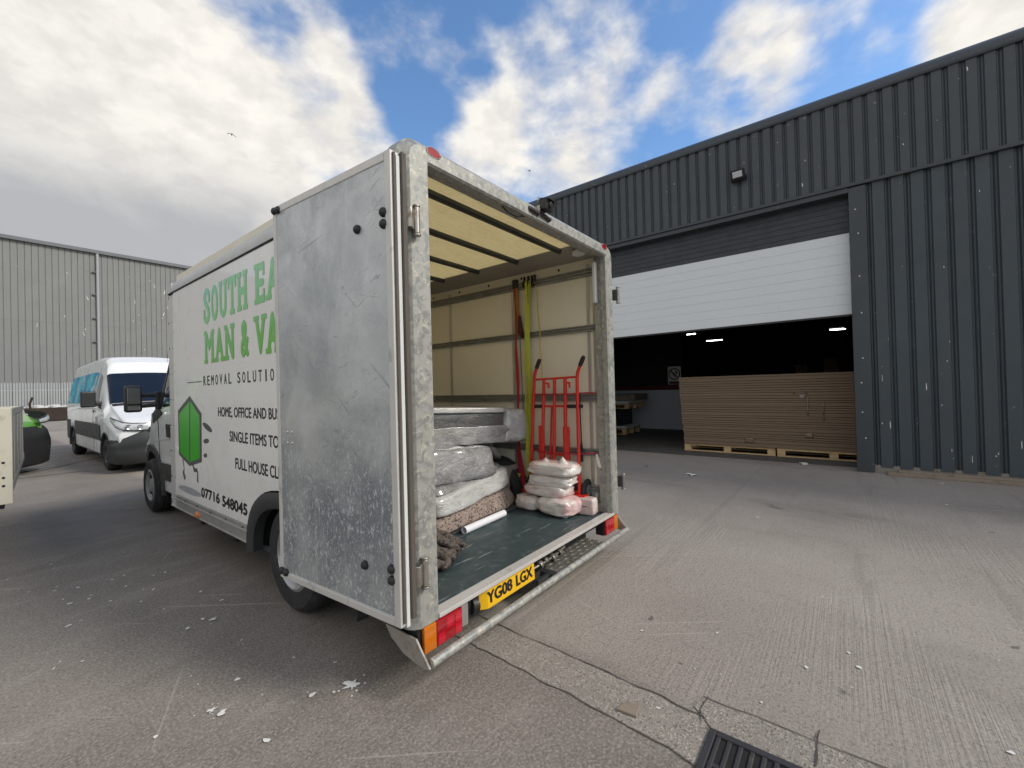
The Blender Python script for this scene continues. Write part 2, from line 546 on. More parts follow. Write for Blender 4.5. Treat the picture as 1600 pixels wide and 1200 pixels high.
def bundle_mat(name, pink):
    m = Mat(name)
    c = m.mix(m.ramp(m.noise(5, 4, .55, .5), .46, .64, 0, pink), (.74, .69, .65), (.60, .27, .27))
    c = m.mix(m.ramp(m.noise(13, 5, .6, 1.0), .56, .7, 0, .6), c, (.85, .83, .80))
    m.set(Base_Color=c, Roughness=.35)
    m.b.inputs['Coat Weight'].default_value = .8
    m.b.inputs['Coat Roughness'].default_value = .12
    b = m.bump(m.noise(9, 6, .65, .5), .6, .03)
    m.bump(m.noise(1, 4, .6, .8, m.vec((20, 20, 44), rot=(.4, .3, 0))), .3, .010, b)
    return m.m


M['bundle'] = bundle_mat('white_wrapped_bundle', .4)
M['bundle_pink'] = bundle_mat('pinkish_wrapped_bundle', .65)


def blanket(name, a, b, c_):
    m = Mat(name)
    v = m.voro(75, out='Color')
    sp = m.n('ShaderNodeSeparateColor')
    m.put(sp.inputs[0], v)
    w = m.noise(48, 6, .7, 1.6)
    c = m.mix(m.ramp(w, .44, .56), a, b)
    c = m.mix(m.ramp(m.math('ADD', sp.outputs[1], m.math('MULTIPLY', w, .4)), .95, 1.05), c, c_)
    m.set(Base_Color=c, Roughness=.95)
    m.bump(m.noise(90, 4, .7), .2, .004)
    return m.m


M['blanket'] = blanket('patterned_blanket', (.22, .165, .14), (.36, .29, .25), (.085, .06, .052))
M['blanket_dark'] = blanket('dark_patterned_blanket', (.075, .060, .053), (.14, .115, .10), (.045, .035, .03))

# lettering gradient printed on the side panel
m = Mat('green_gradient_print')
X, Y, Z = m.xyz()
f = m.ramp(m.math('ADD', Z, m.math('MULTIPLY', Y, .10)), 1.80, 2.75)
c = m.mix(f, (.15, .48, .03), (.30, .66, .36))
c = m.mix(m.ramp(m.math('ADD', Z, m.math('MULTIPLY', Y, .25)), 2.95, 3.3), c, (.24, .66, .54))
m.set(Base_Color=c, Roughness=.35)
M['green_print'] = m.m
m = Mat('green_box_print')
X, Y, Z = m.xyz()
c = m.mix(m.ramp(Z, .9, 1.45), (.035, .40, .010), (.12, .52, .09))
c = m.mix(m.ramp(m.noise(2, 2), .4, .6, 0, .25), c, (.03, .36, .02))
m.set(Base_Color=c, Roughness=.3)
M['green_box'] = m.m

# picture film over the second van's side windows
m = Mat('turquoise_window_film')
X, Y, Z = m.xyz()
c = m.mix(m.ramp(m.noise(1.6, 4, .5, .6), .4, .6), (.02, .26, .44), (.05, .52, .66))
c = m.mix(m.ramp(m.noise(2.6, 3, .5, 1), .58, .62), c, (.42, .58, .64))
c = m.mix(m.ramp(m.noise(5, 3, .5, 1), .62, .66, 0, .8), c, (.04, .07, .11))
m.set(Base_Color=c, Roughness=.4)
m.b.inputs['Specular IOR Level'].default_value = .2
M['film'] = m.m

# ---- ground: worn tarmac/concrete yard
m = Mat('worn_yard_concrete')
X, Y, Z = m.xyz()
right = m.ramp(m.math('ADD', X, m.math('MULTIPLY', m.noise(1.3, 3), .3)), 2.12, 2.35)
grit = m.noise(210, 4, .75)
fine = m.noise(75, 5, .75)
mid = m.noise(24, 7, .75, .2)
big = m.noise(.40, 7, .65, .4)
cl = m.mix(m.ramp(big, .33, .68), (.178, .155, .133), (.272, .240, .209))
cr_ = m.mix(m.ramp(big, .33, .68), (.295, .260, .225), (.385, .343, .301))
# pale scuffs on the trafficked left part, drawn out by wheels
scf = m.ramp(m.noise(1, 8, .72, .5, m.vec((1.4, 3.2, 1), rot=(0, 0, .5))), .50, .68)
cl = m.mix(m.math('MULTIPLY', scf, .42), cl, (.36, .325, .285))
c = m.mix(right, cl, cr_)
# aggregate: pale and dark grains of several sizes
c = m.mix(m.ramp(fine, .50, .62, 0, .55), c, (.46, .42, .37))
c = m.mix(m.ramp(fine, .48, .36, 0, .60), c, (.085, .074, .064))
c = m.mix(m.ramp(grit, .56, .70, 0, .5), c, (.50, .46, .41))
c = m.mix(m.ramp(grit, .44, .32, 0, .55), c, (.06, .053, .047))
c = m.mix(m.ramp(mid, .52, .66, 0, .30), c, (.40, .365, .32))
c = m.mix(m.ramp(mid, .47, .36, 0, .30), c, (.12, .106, .094))
# broom lines run along X, clear in some passes and worn off in others
br = m.noise(1, 3, .6, 0, m.vec((.7, 52, 1)))
brp = m.ramp(m.noise(1, 4, .55, 0, m.vec((.5, 1.2, 1))), .46, .62)
brush = m.math('MULTIPLY', m.math('MULTIPLY', m.ramp(br, .40, .60), m.math('ADD', m.math('MULTIPLY', brp, .9), .1)), right)
c = m.mix(m.math('MULTIPLY', brush, .13), c, (.50, .455, .40))
wide = m.ramp(m.noise(1, 1, .4, .0, m.vec((.12, 4.6, 1))), .66, .69)
c = m.mix(m.math('MULTIPLY', m.math('MULTIPLY', wide, right), .18), c, (.16, .142, .124))
# oil, tyre and damp stains
c = m.mix(m.ramp(m.noise(.9, 7, .65, .8, m.vec((1, .5, 1))), .55, .76, 0, .34), c, (.115, .102, .09))
c = m.mix(m.ramp(m.noise(1, 5, .6, .3, m.vec((.35, 2.6, 1))), .60, .72, 0, .22), c, (.12, .107, .095))
c = m.mix(m.ramp(m.noise(2.1, 5, .62, .5), .69, .74, 0, .55), c, (.065, .06, .06))
c = m.mix(m.ramp(m.noise(6.0, 3, .5, .2), .735, .75, 0, .6), c, (.05, .047, .047))
# a few old pale scratches in different directions
for r_ in (.9, 2.0):
    scr = m.ramp(m.noise(1, 1, .4, .4, m.vec2((.6, 24, 1), (0, 0, r_), (r_, 0, 0))), .75, .757)
    c = m.mix(m.math('MULTIPLY', scr, .35), c, (.48, .44, .39))
m.set(Base_Color=c, Roughness=m.ramp(mid, .3, .7, .72, .92))
m.b.inputs['Specular IOR Level'].default_value = .3
b = m.bump(m.math('ADD', fine, m.math('MULTIPLY', grit, .6)), .55, .006)
b = m.bump(brush, .35, .006, b)
M['ground'] = m.m

m = Mat('exposed_aggregate')
c = m.mix(m.noise(3, 5), (.24, .213, .182), (.32, .288, .25))
sp_ = m.voro(120, out='Color')
s2 = m.n('ShaderNodeSeparateColor')
m.put(s2.inputs[0], sp_)
c = m.mix(m.ramp(s2.outputs[0], .78, .84, 0, .5), c, (.50, .46, .40))
c = m.mix(m.ramp(s2.outputs[1], .82, .88, 0, .55), c, (.085, .075, .065))
c = m.mix(m.ramp(m.noise(5, 5), .5, .75, 0, .6), c, (.22, .20, .17))
m.set(Base_Color=c, Roughness=.9)
m.bump(m.voro(120), .45, .006)
M['aggregate'] = m.m
M['joint'] = plain('dark_joint', (.075, .066, .058), .95, 0, .4, 12)
M['chequer'] = plain('chequer_plate', (.40, .38, .34), .4, .7, .2, 14, (.18, .15, .12), (.5, .7), 20)

# ================================================================ mesh helpers


def V(*a):
    return Vector(a)


class MB:
    def __init__(s):
        s.v = []
        s.f = []

    def add(s, vs, fs):
        o = len(s.v)
        s.v += [Vector(q) for q in vs]
        s.f += [tuple(i + o for i in f) for f in fs]
        return s

    def box(s, x0, x1, y0, y1, z0, z1):
        p = [(x0, y0, z0), (x1, y0, z0), (x1, y1, z0), (x0, y1, z0), (x0, y0, z1), (x1, y0, z1), (x1, y1, z1), (x0, y1, z1)]
        return s.add(p, [(0, 3, 2, 1), (4, 5, 6, 7), (0, 1, 5, 4), (1, 2, 6, 5), (2, 3, 7, 6), (3, 0, 4, 7)])

    def obox(s, c, a, b, d):
        """box from centre and three half-extent vectors"""
        c, a, b, d = Vector(c), Vector(a), Vector(b), Vector(d)
        p = [c + i * a + j * b + k * d for k in (-1, 1) for (i, j) in ((-1, -1), (1, -1), (1, 1), (-1, 1))]
        return s.add(p, [(0, 3, 2, 1), (4, 5, 6, 7), (0, 1, 5, 4), (1, 2, 6, 5), (2, 3, 7, 6), (3, 0, 4, 7)])

    def prism(s, pts, off):
        pts = [Vector(p) for p in pts]
        off = Vector(off)
        n = len(pts)
        return s.add(pts + [p + off for p in pts],
                     [tuple(range(n)), tuple(range(2 * n - 1, n - 1, -1))] + [(i, (i + 1) % n, n + (i + 1) % n, n + i) for i in range(n)])

    def sheet(s, pts):
        return s.add(pts, [tuple(range(len(pts)))])

    def grid(s, rows, closeu=False, closev=False):
        nu, nv = len(rows), len(rows[0])
        fs = []
        for i in range(nu if closeu else nu - 1):
            for j in range(nv if closev else nv - 1):
                a, b = i, (i + 1) % nu
                c, d = j, (j + 1) % nv
                fs.append((a * nv + c, b * nv + c, b * nv + d, a * nv + d))
        return s.add([p for r in rows for p in r], fs)

    def tube(s, path, r, n=10, caps=True):
        path = [Vector(p) for p in path]
        rs = r if isinstance(r, (list, tuple)) else [r] * len(path)
        rows = []
        up = None
        for i, p in enumerate(path):
            t = (path[min(i + 1, len(path) - 1)] - path[max(i - 1, 0)]).normalized()
            if up is None:
                up = V(0, 0, 1) if abs(t.z) < .9 else V(1, 0, 0)
            a = t.cross(up).normalized()
            up = a.cross(t).normalized()
            rows.append([p + rs[i] * (math.cos(q) * a + math.sin(q) * up) for q in [2 * math.pi * k / n for k in range(n)]])
        o = len(s.v)
        s.grid(rows, closev=True)
        if caps:
            m = len(path)
            s.f.append(tuple(o + k for k in range(n))[::-1])
            s.f.append(tuple(o + (m - 1) * n + k for k in range(n)))
        return s

    def cyl(s, a, b, r, n=16):
        return s.tube([a, b], r, n)

    def ribbon(s, path, w, t=.003):
        """flat strap: path points, width vector per point or one vector, thickness along X"""
        path = [Vector(p) for p in path]
        rows = []
        for i, p in enumerate(path):
            ww = Vector(w[i] if isinstance(w, list) else w) / 2
            n = V(t / 2, 0, 0)
            rows.append([p - ww - n, p + ww - n, p + ww + n, p - ww + n])
        o = len(s.v)
        s.grid(rows, closev=True)
        m = len(path)
        s.f.append((o, o + 1, o + 2, o + 3))
        s.f.append(tuple(o + (m - 1) * 4 + k for k in range(4)))
        return s

    def lathe(s, prof, origin, axis=(1, 0, 0), n=40, close=False):
        o = Vector(origin)
        ax = Vector(axis).normalized()
        u = ax.orthogonal().normalized()
        w = ax.cross(u)
        rows = []
        for k in range(n):
            q = 2 * math.pi * k / n
            d = math.cos(q) * u + math.sin(q) * w
            rows.append([o + ax * a + d * r for (r, a) in prof])
        return s.grid(rows, closeu=True, closev=close)

    def dome(s, c, nrm, r, h, n=12, m=4):
        prof = [(r * math.cos(q), h * math.sin(q)) for q in [math.pi / 2 * k / m for k in range(m)]] + [(.0005, h)]
        return s.lathe([(r, -.004)] + prof, c, nrm, n)

    def loose(s):
        """the connected pieces of this mesh, each as a mesh of its own"""
        par = list(range(len(s.v)))

        def find(i):
            while par[i] != i:
                par[i] = par[par[i]]
                i = par[i]
            return i
        for f in s.f:
            for i in f[1:]:
                par[find(i)] = find(f[0])
        out = {}
        for f in s.f:
            m_, ix = out.setdefault(find(f[0]), (MB(), {}))
            for i in f:
                if i not in ix:
                    ix[i] = len(m_.v)
                    m_.v.append(s.v[i])
            m_.f.append(tuple(ix[i] for i in f))
        return [m_ for m_, _ in out.values()]

    def each(s, name, mat, parent=None, smooth=0, bev=0.0, seg=2):
        return [m_.build(name, mat, parent, smooth, bev, seg) for m_ in s.loose()]

    def build(s, name, mat, parent=None, smooth=0, bev=0.0, seg=2, loc=None):
        o = None
        base = wloc(parent) if parent else (Vector(loc) if loc else V(0, 0, 0))
        me = bpy.data.meshes.new(name)
        me.from_pydata([p - base for p in s.v], [], s.f)
        bm = bmesh.new()
        bm.from_mesh(me)
        bmesh.ops.recalc_face_normals(bm, faces=bm.faces)
        bm.to_mesh(me)
        bm.free()
        me.materials.append(mat)
        if smooth:
            me.polygons.foreach_set('use_smooth', [True] * len(me.polygons))
            me.set_sharp_from_angle(angle=math.radians(smooth))
        o = bpy.data.objects.new(name, me)
        COL.objects.link(o)
        if parent:
            o.parent = parent
        elif loc:
            o.location = loc
        if bev:
            b = o.modifiers.new('bevel', 'BEVEL')
            b.width = bev
            b.segments = seg
            b.limit_method = 'ANGLE'
            b.angle_limit = math.radians(40)
            b.use_clamp_overlap = True
        return o


def wloc(o):
    p = V(0, 0, 0)
    while o:
        p += o.location
        o = o.parent
    return p


def empty(name, loc):
    o = bpy.data.objects.new(name, None)
    COL.objects.link(o)
    o.location = loc
    o.empty_display_size = .2
    return o


def tag(o, label=None, cat=None, group=None, kind=None):
    if label:
        o['label'] = label
    if cat:
        o['category'] = cat
    if group:
        o['group'] = group
    if kind:
        o['kind'] = kind
    return o


def copy_tree(o, parent=None):
    c = o.copy()
    COL.objects.link(c)
    c.parent = parent
    for ch in list(o.children):
        copy_tree(ch, c)
    return c


def lerp(a, b, t):
    return a + (b - a) * t


FONT_CACHE = {}


def text_mesh(body, bold=0.0):
    cu = bpy.data.curves.new('lettering', 'FONT')
    cu.body = body
    cu.offset = bold
    cu.resolution_u = 4
    ob = bpy.data.objects.new('lettering', cu)
    me = bpy.data.meshes.new_from_object(ob)
    vs = [v.co.copy() for v in me.vertices]
    fs = [tuple(p.vertices) for p in me.polygons]
    bpy.data.objects.remove(ob)
    bpy.data.curves.remove(cu)
    bpy.data.meshes.remove(me)
    return vs, fs


def put_text(mb, body, P0, xd, yd, w, h, fat=0.0):
    """set lettering into the rectangle at P0 spanned by xd*w and yd*h"""
    vs, fs = text_mesh(body)
    x0 = min(v.x for v in vs)
    x1 = max(v.x for v in vs)
    y0 = min(v.y for v in vs)
    y1 = max(v.y for v in vs)
    P0, xd, yd = Vector(P0), Vector(xd), Vector(yd)
    nn = xd.cross(yd).normalized()
    # heavier strokes: copies set side by side, each a hair above the one below
    for i, (a, b) in enumerate(((-1, 0), (1, 0), (0, 1), (0, -1), (0, 0)) if fat else ((0, 0),)):
        mb.add([P0 + nn * (.00025 * i) + xd * (a * fat + fat + (v.x - x0) / (x1 - x0) * (w - 2 * fat)) + yd * (b * fat * .7 + fat * .7 + (v.y - y0) / (y1 - y0) * (h - 1.4 * fat)) for v in vs], fs)
    return mb


def pillow(c, dims, rot=0.0, e=.45, seed=0, amp=.08, nu=28, nv=18, tilt=0.0, fr=2.2):
    """soft wrapped lump: superellipsoid with uneven, creased surface; dims are half sizes"""
    mb = MB()
    rows = []

    def sg(x, p):
        return math.copysign(abs(x) ** p, x)
    R_ = Matrix.Rotation(rot, 3, 'Z') @ Matrix.Rotation(tilt, 3, 'Y')
    for i in range(nu):
        a = 2 * math.pi * i / nu
        row = []
        for j in range(nv + 1):
            b = -math.pi / 2 + math.pi * j / nv
            d = V(sg(math.cos(b), e) * sg(math.cos(a), e), sg(math.cos(b), e) * sg(math.sin(a), e), sg(math.sin(b), e))
            k = 1 + amp * (mnoise.noise(d * fr + V(seed * 7.3, seed * 3.1, 0)) * 1.3 + .6 * mnoise.noise(d * fr * 2.7 + V(0, seed * 5.7, 1)))
            p = V(d.x * dims[0] * k, d.y * dims[1] * k, d.z * dims[2] * (k if d.z > 0 else 1))
            row.append(Vector(c) + R_ @ p)
        rows.append(row)
    mb.grid(rows, closeu=True)
    return mb


def slab8(corners, n=(14, 8, 6), amp=.01, seed=0, rnd=.25, fr=5):
    """rounded block spanned by eight corners (bottom 4 ccw, top 4 ccw), slightly lumpy"""
    C8 = [Vector(c) for c in corners]

    def tri(u, v, w):
        b = C8[0].lerp(C8[1], u).lerp(C8[3].lerp(C8[2], u), v)
        t = C8[4].lerp(C8[5], u).lerp(C8[7].lerp(C8[6], u), v)
        return b.lerp(t, w)
    cen = tri(.5, .5, .5)
    bm = bmesh.new()
    bmesh.ops.create_cube(bm, size=2)
    bmesh.ops.subdivide_edges(bm, edges=bm.edges, cuts=n[0], use_grid_fill=True)
    out = []
    for v in bm.verts:
        q = v.co.copy()
        m_ = max(abs(q.x), abs(q.y), abs(q.z))
        # superellipsoid rounding of the edges
        p = 8
        L = (abs(q.x) ** p + abs(q.y) ** p + abs(q.z) ** p) ** (1 / p)
        q2 = q.lerp(q / L, 1.0)
        pt = tri((q2.x + 1) / 2, (q2.y + 1) / 2, (q2.z + 1) / 2)
        nz = mnoise.noise(pt * fr + V(seed * 3.3, 0, seed)) + .5 * mnoise.noise(pt * fr * 2.6 + V(seed, 5, 1))
        pt = pt + (pt - cen).normalized() * nz * amp
        out.append(pt)
    bm.verts.index_update()
    fs = [tuple(v.index for v in f.verts) for f in bm.faces]
    bm.free()
    return MB().add(out, fs)


# ---------------------------------------------------------------- lofted vehicle body


class Body:
    """stations (y, zb, zs, zt, wb, ws, wt, r): y runs from the nose to the tail, x across, z up"""

    def __init__(s, st):
        s.st = st

    def par(s, y):
        st = s.st
        if y <= st[0][0]:
            return st[0]
        for a, b in zip(st, st[1:]):
            if y <= b[0]:
                t = (y - a[0]) / (b[0] - a[0])
                return tuple(lerp(p, q, t) for p, q in zip(a, b))
        return st[-1]

    def pt(s, y, u, side=1):
        _, zb, zs, zt, wb, ws, wtp, r = s.par(y)
        ctrl = [(wb - .07, zb), (wb, zb + .07), (ws, zs), (wtp + (ws - wtp) * .10, zt - r), (wtp - r * .9, zt - .012), (0, zt + .02)]
        if u <= 0:
            x, z = ctrl[0]
        elif u >= 5:
            x, z = ctrl[5]
        else:
            i = int(u)
            f = u - i
            if i == 3:      # rounded shoulder
                a = f * math.pi / 2
                cx, cz = ctrl[3]
                dx, dz = ctrl[4]
                x = dx + (cx - dx) * math.cos(a)
                z = cz + (dz - cz) * math.sin(a)
            elif i == 2:    # gentle barrel of the side
                x = lerp(ctrl[2][0], ctrl[3][0], f) + .012 * math.sin(math.pi * f)
                z = lerp(ctrl[2][1], ctrl[3][1], f)
            elif i == 4:
                x = lerp(ctrl[4][0], ctrl[5][0], f)
                z = lerp(ctrl[4][1], ctrl[5][1], math.sin(f * math.pi / 2))
            else:
                x = lerp(ctrl[i][0], ctrl[i + 1][0], f)
                z = lerp(ctrl[i][1], ctrl[i + 1][1], f)
        return V(side * x, y, z)

    def mesh(s, arches=(), dy=.055):
        y0, y1 = s.st[0][0], s.st[-1][0]
        ys = sorted(set([a[0] for a in s.st] + [y0 + (y1 - y0) * k / int((y1 - y0) / dy) for k in range(int((y1 - y0) / dy) + 1)]))
        us = [0, .5, 1, 1.15, 1.3, 1.45, 1.6, 1.75, 1.9, 2, 2.2, 2.4, 2.6, 2.8, 3, 3.2, 3.4, 3.6, 3.8, 4, 4.25, 4.5, 4.75, 5]
        full = [(u, 1) for u in us] + [(u, -1) for u in us[-2::-1]]
        rows = [[s.pt(y, u, sd) for (u, sd) in full] for y in ys]
        nv = len(full)
        mb = MB()
        dead = set()
        for i in range(len(ys)):
            for j, (u, sd) in enumerate(full):
                p = rows[i][j]
                for (ay, az, R_) in arches:
                    if u < 2.3 and (p.y - ay) ** 2 + (p.z - az) ** 2 < R_ * R_:
                        dead.add((i, j))
        fs = []
        for i in range(len(ys) - 1):
            for j in range(nv - 1):
                q = [(i, j), (i + 1, j), (i + 1, j + 1), (i, j + 1)]
                if all(k in dead for k in q):
                    continue
                fs.append(tuple(a * nv + b for a, b in q))
        for (i, j) in dead:
            p = rows[i][j]
            for (ay, az, R_) in arches:
                d = V(0, p.y - ay, p.z - az)
                if 0 < d.length < R_:
                    d = d.normalized() * R_
                    p.y, p.z = ay + d.y, az + d.z
        fs.append(tuple(range(nv)))
        fs.append(tuple((len(ys) - 1) * nv + k for k in range(nv)))
        mb.add([p for r in rows for p in r], fs)
        return mb

    def patch(s, quad, side=1, off=.006, n=10, th=.004):
        """panel lying on the surface; quad = four (y, u) corners"""
        mb = MB()
        rows, rows2 = [], []
        for a in range(n + 1):
            r1, r2 = [], []
            for b in range(n + 1):
                f, g = a / n, b / n
                y = lerp(lerp(quad[0][0], quad[1][0], f), lerp(quad[3][0], quad[2][0], f), g)
                u = lerp(lerp(quad[0][1], quad[1][1], f), lerp(quad[3][1], quad[2][1], f), g)
                p = s.pt(y, u, side)
                du = s.pt(y, u + .02, side) - s.pt(y, u - .02, side)
                dv = s.pt(y + .02, u, side) - s.pt(y - .02, u, side)
                nn = du.cross(dv)
                nn = nn.normalized() if nn.length > 1e-9 else V(side, 0, 0)
                c = V(0, 2.5, 1.0)
                if nn.dot(p - c) < 0:
                    nn = -nn
                r1.append(p + nn * off)
                r2.append(p + nn * (off - th - .004))
            rows.append(r1)
            rows2.append(r2)
        mb.grid(rows)
        # skirt so the panel has an edge
        edge = [(0, k) for k in range(n)] + [(k, n) for k in range(n)] + [(n, k) for k in range(n, 0, -1)] + [(k, 0) for k in range(n, 0, -1)]
        top = [rows[i][j] for i, j in edge]
        bot = [rows2[i][j] for i, j in edge]
        mb.grid([top, bot], closev=True)
        return mb


def wheel(parent, cx, cy, cz, R_, w, out, hub='cap', mats=('rubber', 'rim')):
    """road wheel as a part: tyre with rim (sub-parts); out = +1/-1 side that faces outwards along X"""
    ax = (out, 0, 0)
    o = (cx, cy, cz)
    ri = R_ * .60
    t = MB().lathe([(ri, -w / 2), (ri + .02, -w / 2 - .004), (R_ - .05, -w / 2 - .008), (R_ - .015, -w / 2 + .02), (R_, -w / 2 + .05),
                    (R_, -.035), (R_ - .008, -.03), (R_ - .008, -.02), (R_, -.015), (R_, .015), (R_ - .008, .02), (R_ - .008, .03), (R_, .035),
                    (R_, w / 2 - .05), (R_ - .015, w / 2 - .02), (R_ - .05, w / 2 + .008), (ri + .02, w / 2 + .004), (ri, w / 2)], o, ax, 48, True)
    tyre = t.build('wheel', M[mats[0]], parent, 40)
    a = w / 2
    rim = MB().lathe([(ri, a - .002), (ri - .02, a + .006), (ri - .035, a - .015), (ri - .05, a - .05), (ri * .5, a - .035),
                      (ri * .38, a - .01), (ri * .2, a - .006), (.001, a - .004)], o, ax, 40)
    rim.lathe([(ri, -a + .005), (.001, -a + .03)], o, ax, 24)
    rim.build('rim', M[mats[1]], tyre, 40)
    sl = MB()
    for k in range(8):
        q = 2 * math.pi * k / 8
        d = V(0, math.cos(q), math.sin(q))
        e = V(0, -math.sin(q), math.cos(q))
        sl.obox(Vector(o) + V(out, 0, 0) * (a - .036) + d * ri * .68, V(.012, 0, 0), d * ri * .10, e * ri * .085)
    sl.build('rim_slot', M['dark'], tyre, 0, .003)
    return tyre

# ================================================================ the yard
g = MB().sheet([(-400, -200, 0), (400, -200, 0), (400, 700, 0), (-400, 700, 0)]).build('yard_ground', M['ground'])
tag(g, kind='structure')


def jag(pts, amp=.012, step=.07, seed=0):
    rnd = random.Random(seed)
    out = []
    for a, b in zip(pts, pts[1:]):
        a, b = Vector(a), Vector(b)
        n = max(1, int((b - a).length / step))
        d = (b - a).normalized()
        nrm = V(-d.y, d.x, 0)
        for k in range(n):
            out.append(a.lerp(b, k / n) + nrm * (rnd.uniform(-amp, amp) if k else 0))
    out.append(Vector(pts[-1]))
    return out


def crack(mb, pts, w, z, seed=0):
    rnd = random.Random(seed)
    rows = []
    for i, p in enumerate(pts):
        d = (pts[min(i + 1, len(pts) - 1)] - pts[max(i - 1, 0)]).normalized()
        nrm = V(-d.y, d.x, 0) * w * rnd.uniform(.35, 1.1) / 2
        rows.append([V(p.x - nrm.x, p.y - nrm.y, z), V(p.x + nrm.x, p.y + nrm.y, z)])
    mb.grid(rows)


edge_r = jag([(2.21, -3.0, 0), (2.19, .15, 0), (2.19, .58, 0)], .008, .09, 1)
edge_r2 = jag([(2.06, .55, 0), (2.085, 1.1, 0), (2.10, 1.9, 0), (2.09, 4.0, 0), (2.10, 9.0, 0)], .008, .06, 2)
edge_l = jag([(1.86, 9, 0), (1.85, 1.8, 0), (1.82, 1.05, 0), (1.80, .62, 0), (1.76, .45, 0), (1.62, .2, 0), (1.6, -3, 0)], .009, .06, 3)
outline = [V(p.x, p.y, .004) for p in edge_r + [V(2.10, .60, 0)] + edge_r2 + edge_l]
strip = MB().sheet(outline).build('concrete_strip', M['aggregate'])
tag(strip, kind='structure')
jm = MB()
crack(jm, edge_r, .006, .0075, 4)
crack(jm, edge_r2, .009, .0075, 5)
crack(jm, edge_l, .0035, .0075, 6)
crack(jm, jag([(2.06, .55, 0), (2.0, .5, 0), (1.99, .45, 0)], .006, .03, 7), .010, .0078, 7)
crack(jm, jag([(2.04, .13, 0), (2.16, .13, 0), (2.27, .125, 0)], .004, .05, 8), .009, .0082, 8)
crack(jm, jag([(2.20, .56, 0), (2.10, .57, 0), (2.02, .55, 0)], .003, .04, 9), .007, .0085, 9)
crack(jm, jag([(.2, 12.9, 0), (1.15, 14.0, 0), (2.04, 15.2, 0), (4, 17.6, 0)], .03, .3, 10), .07, .004, 10)
crack(jm, jag([(1.6, 12.8, 0), (-3, 12.9, 0)], .02, .3, 11), .05, .0045, 11)
tag(jm.build('ground_joints', M['joint']), kind='structure')
wl = MB()
crack(wl, jag([(.55, 13.75, 0), (1.25, 14.6, 0)], .01, .2, 12), .07, .006, 12)
tag(wl.build('painted_ground_line', M['droppings']), kind='structure')

# bird lime and paint specks
FL = [(0.47, 5.85, 0.02), (0.47, 5.69, 0.012), (0.82, 4.93, 0.02), (0.74, 4.9, 0.02), (0.97, 4.71, 0.018), (1.05, 4.7, 0.022), (0.54, 4.94, 0.03), (0.42, 5.02, 0.025), (0.44, 5.11, 0.015), (0.78, 4.63, 0.025), (0.9, 4.37, 0.03), (0.85, 4.44, 0.015), (0.44, 4.75, 0.022), (0.58, 4.66, 0.02), (0.56, 4.59, 0.028), (0.46, 4.61, 0.028), (0.65, 4.4, 0.022), (0.79, 4.19, 0.018), (1.11, 4.0, 0.025), (1.16, 3.7, 0.03), (0.86, 3.9, 0.018), (0.41, 4.17, 0.035), (0.47, 4.19, 0.015), (0.98, 3.5, 0.03), (1.02, 3.44, 0.045), (0.88, 3.45, 0.03), (0.32, 3.64, 0.015), (0.4, 3.54, 0.015), (0.29, 3.58, 0.018), (1.15, 2.55, 0.018), (1.04, 3.0, 0.015), (0.88, 2.61, 0.025), (0.51, 2.48, 0.02), (0.8, 2.05, 0.035), (1.27, 2.31, 0.02), (0.74, 2.85, 0.01), (0.74, 2.74, 0.01), (0.91, 2.37, 0.01), (1.06, 2.16, 0.035), (1.04, 3.74, 0.012), (0.29, 5.17, 0.018), (0.2, 5.68, 0.015), (1.22, 2.06, 0.07), (0.72, 2.46, 0.05), (0.74, 2.4, 0.04), (2.73, 0.2, 0.03), (2.89, -0.02, 0.035), (2.8, 0.65, 0.02), (2.56, 1.03, 0.02), (2.38, 0.67, 0.01), (3.01, 0.02, 0.02), (2.58, -0.49, 0.022), (1.99, 0.73, 0.02), (2.31, 0.35, 0.012), (5.44, 0.81, 0.05), (2.68, 0.01, 0.012), (2.41, 0.55, 0.01), (3.38, -0.61, 0.01), (3.68, 0.16, 0.015), (7.15, -0.92, 0.04), (8.56, -1.06, 0.09)]
rnd = random.Random(3)
fm = MB()
for i, (x, y, s_) in enumerate(FL):
    n = 9 + (7 if s_ >= .045 and y < 3 else 0)
    big = s_ >= .045 and y < 3
    a0 = rnd.uniform(0, 6)
    el = rnd.uniform(.5, .9)
    pts = []
    for k in range(n):
        a = 2 * math.pi * k / n
        r = s_ * .62 * (rnd.uniform(.55, 1.15) if not big else rnd.choice([.3, .45, .55, .7, 1.0, 1.35]))
        px, py = r * math.cos(a), r * el * math.sin(a)
        pts.append((x + px * math.cos(a0) - py * math.sin(a0), y + px * math.sin(a0) + py * math.cos(a0), .0058 + .0002 * (i % 5)))
    fm.sheet(pts)
    for k in range(6 if big else (1 if s_ > .02 else 0)):
        a = rnd.uniform(0, 6.28)
        d = s_ * rnd.uniform(.8, 1.6)
        q = s_ * rnd.uniform(.05, .12)
        fm.sheet([(x + d * math.cos(a) + q * math.cos(b), y + d * math.sin(a) + q * math.sin(b), .0058) for b in (0, 1.2, 2.4, 3.6, 5.0)])
tag(fm.build('bird_droppings', M['droppings']), 'white bird droppings and specks spattered over the yard', 'bird droppings', kind='stuff')

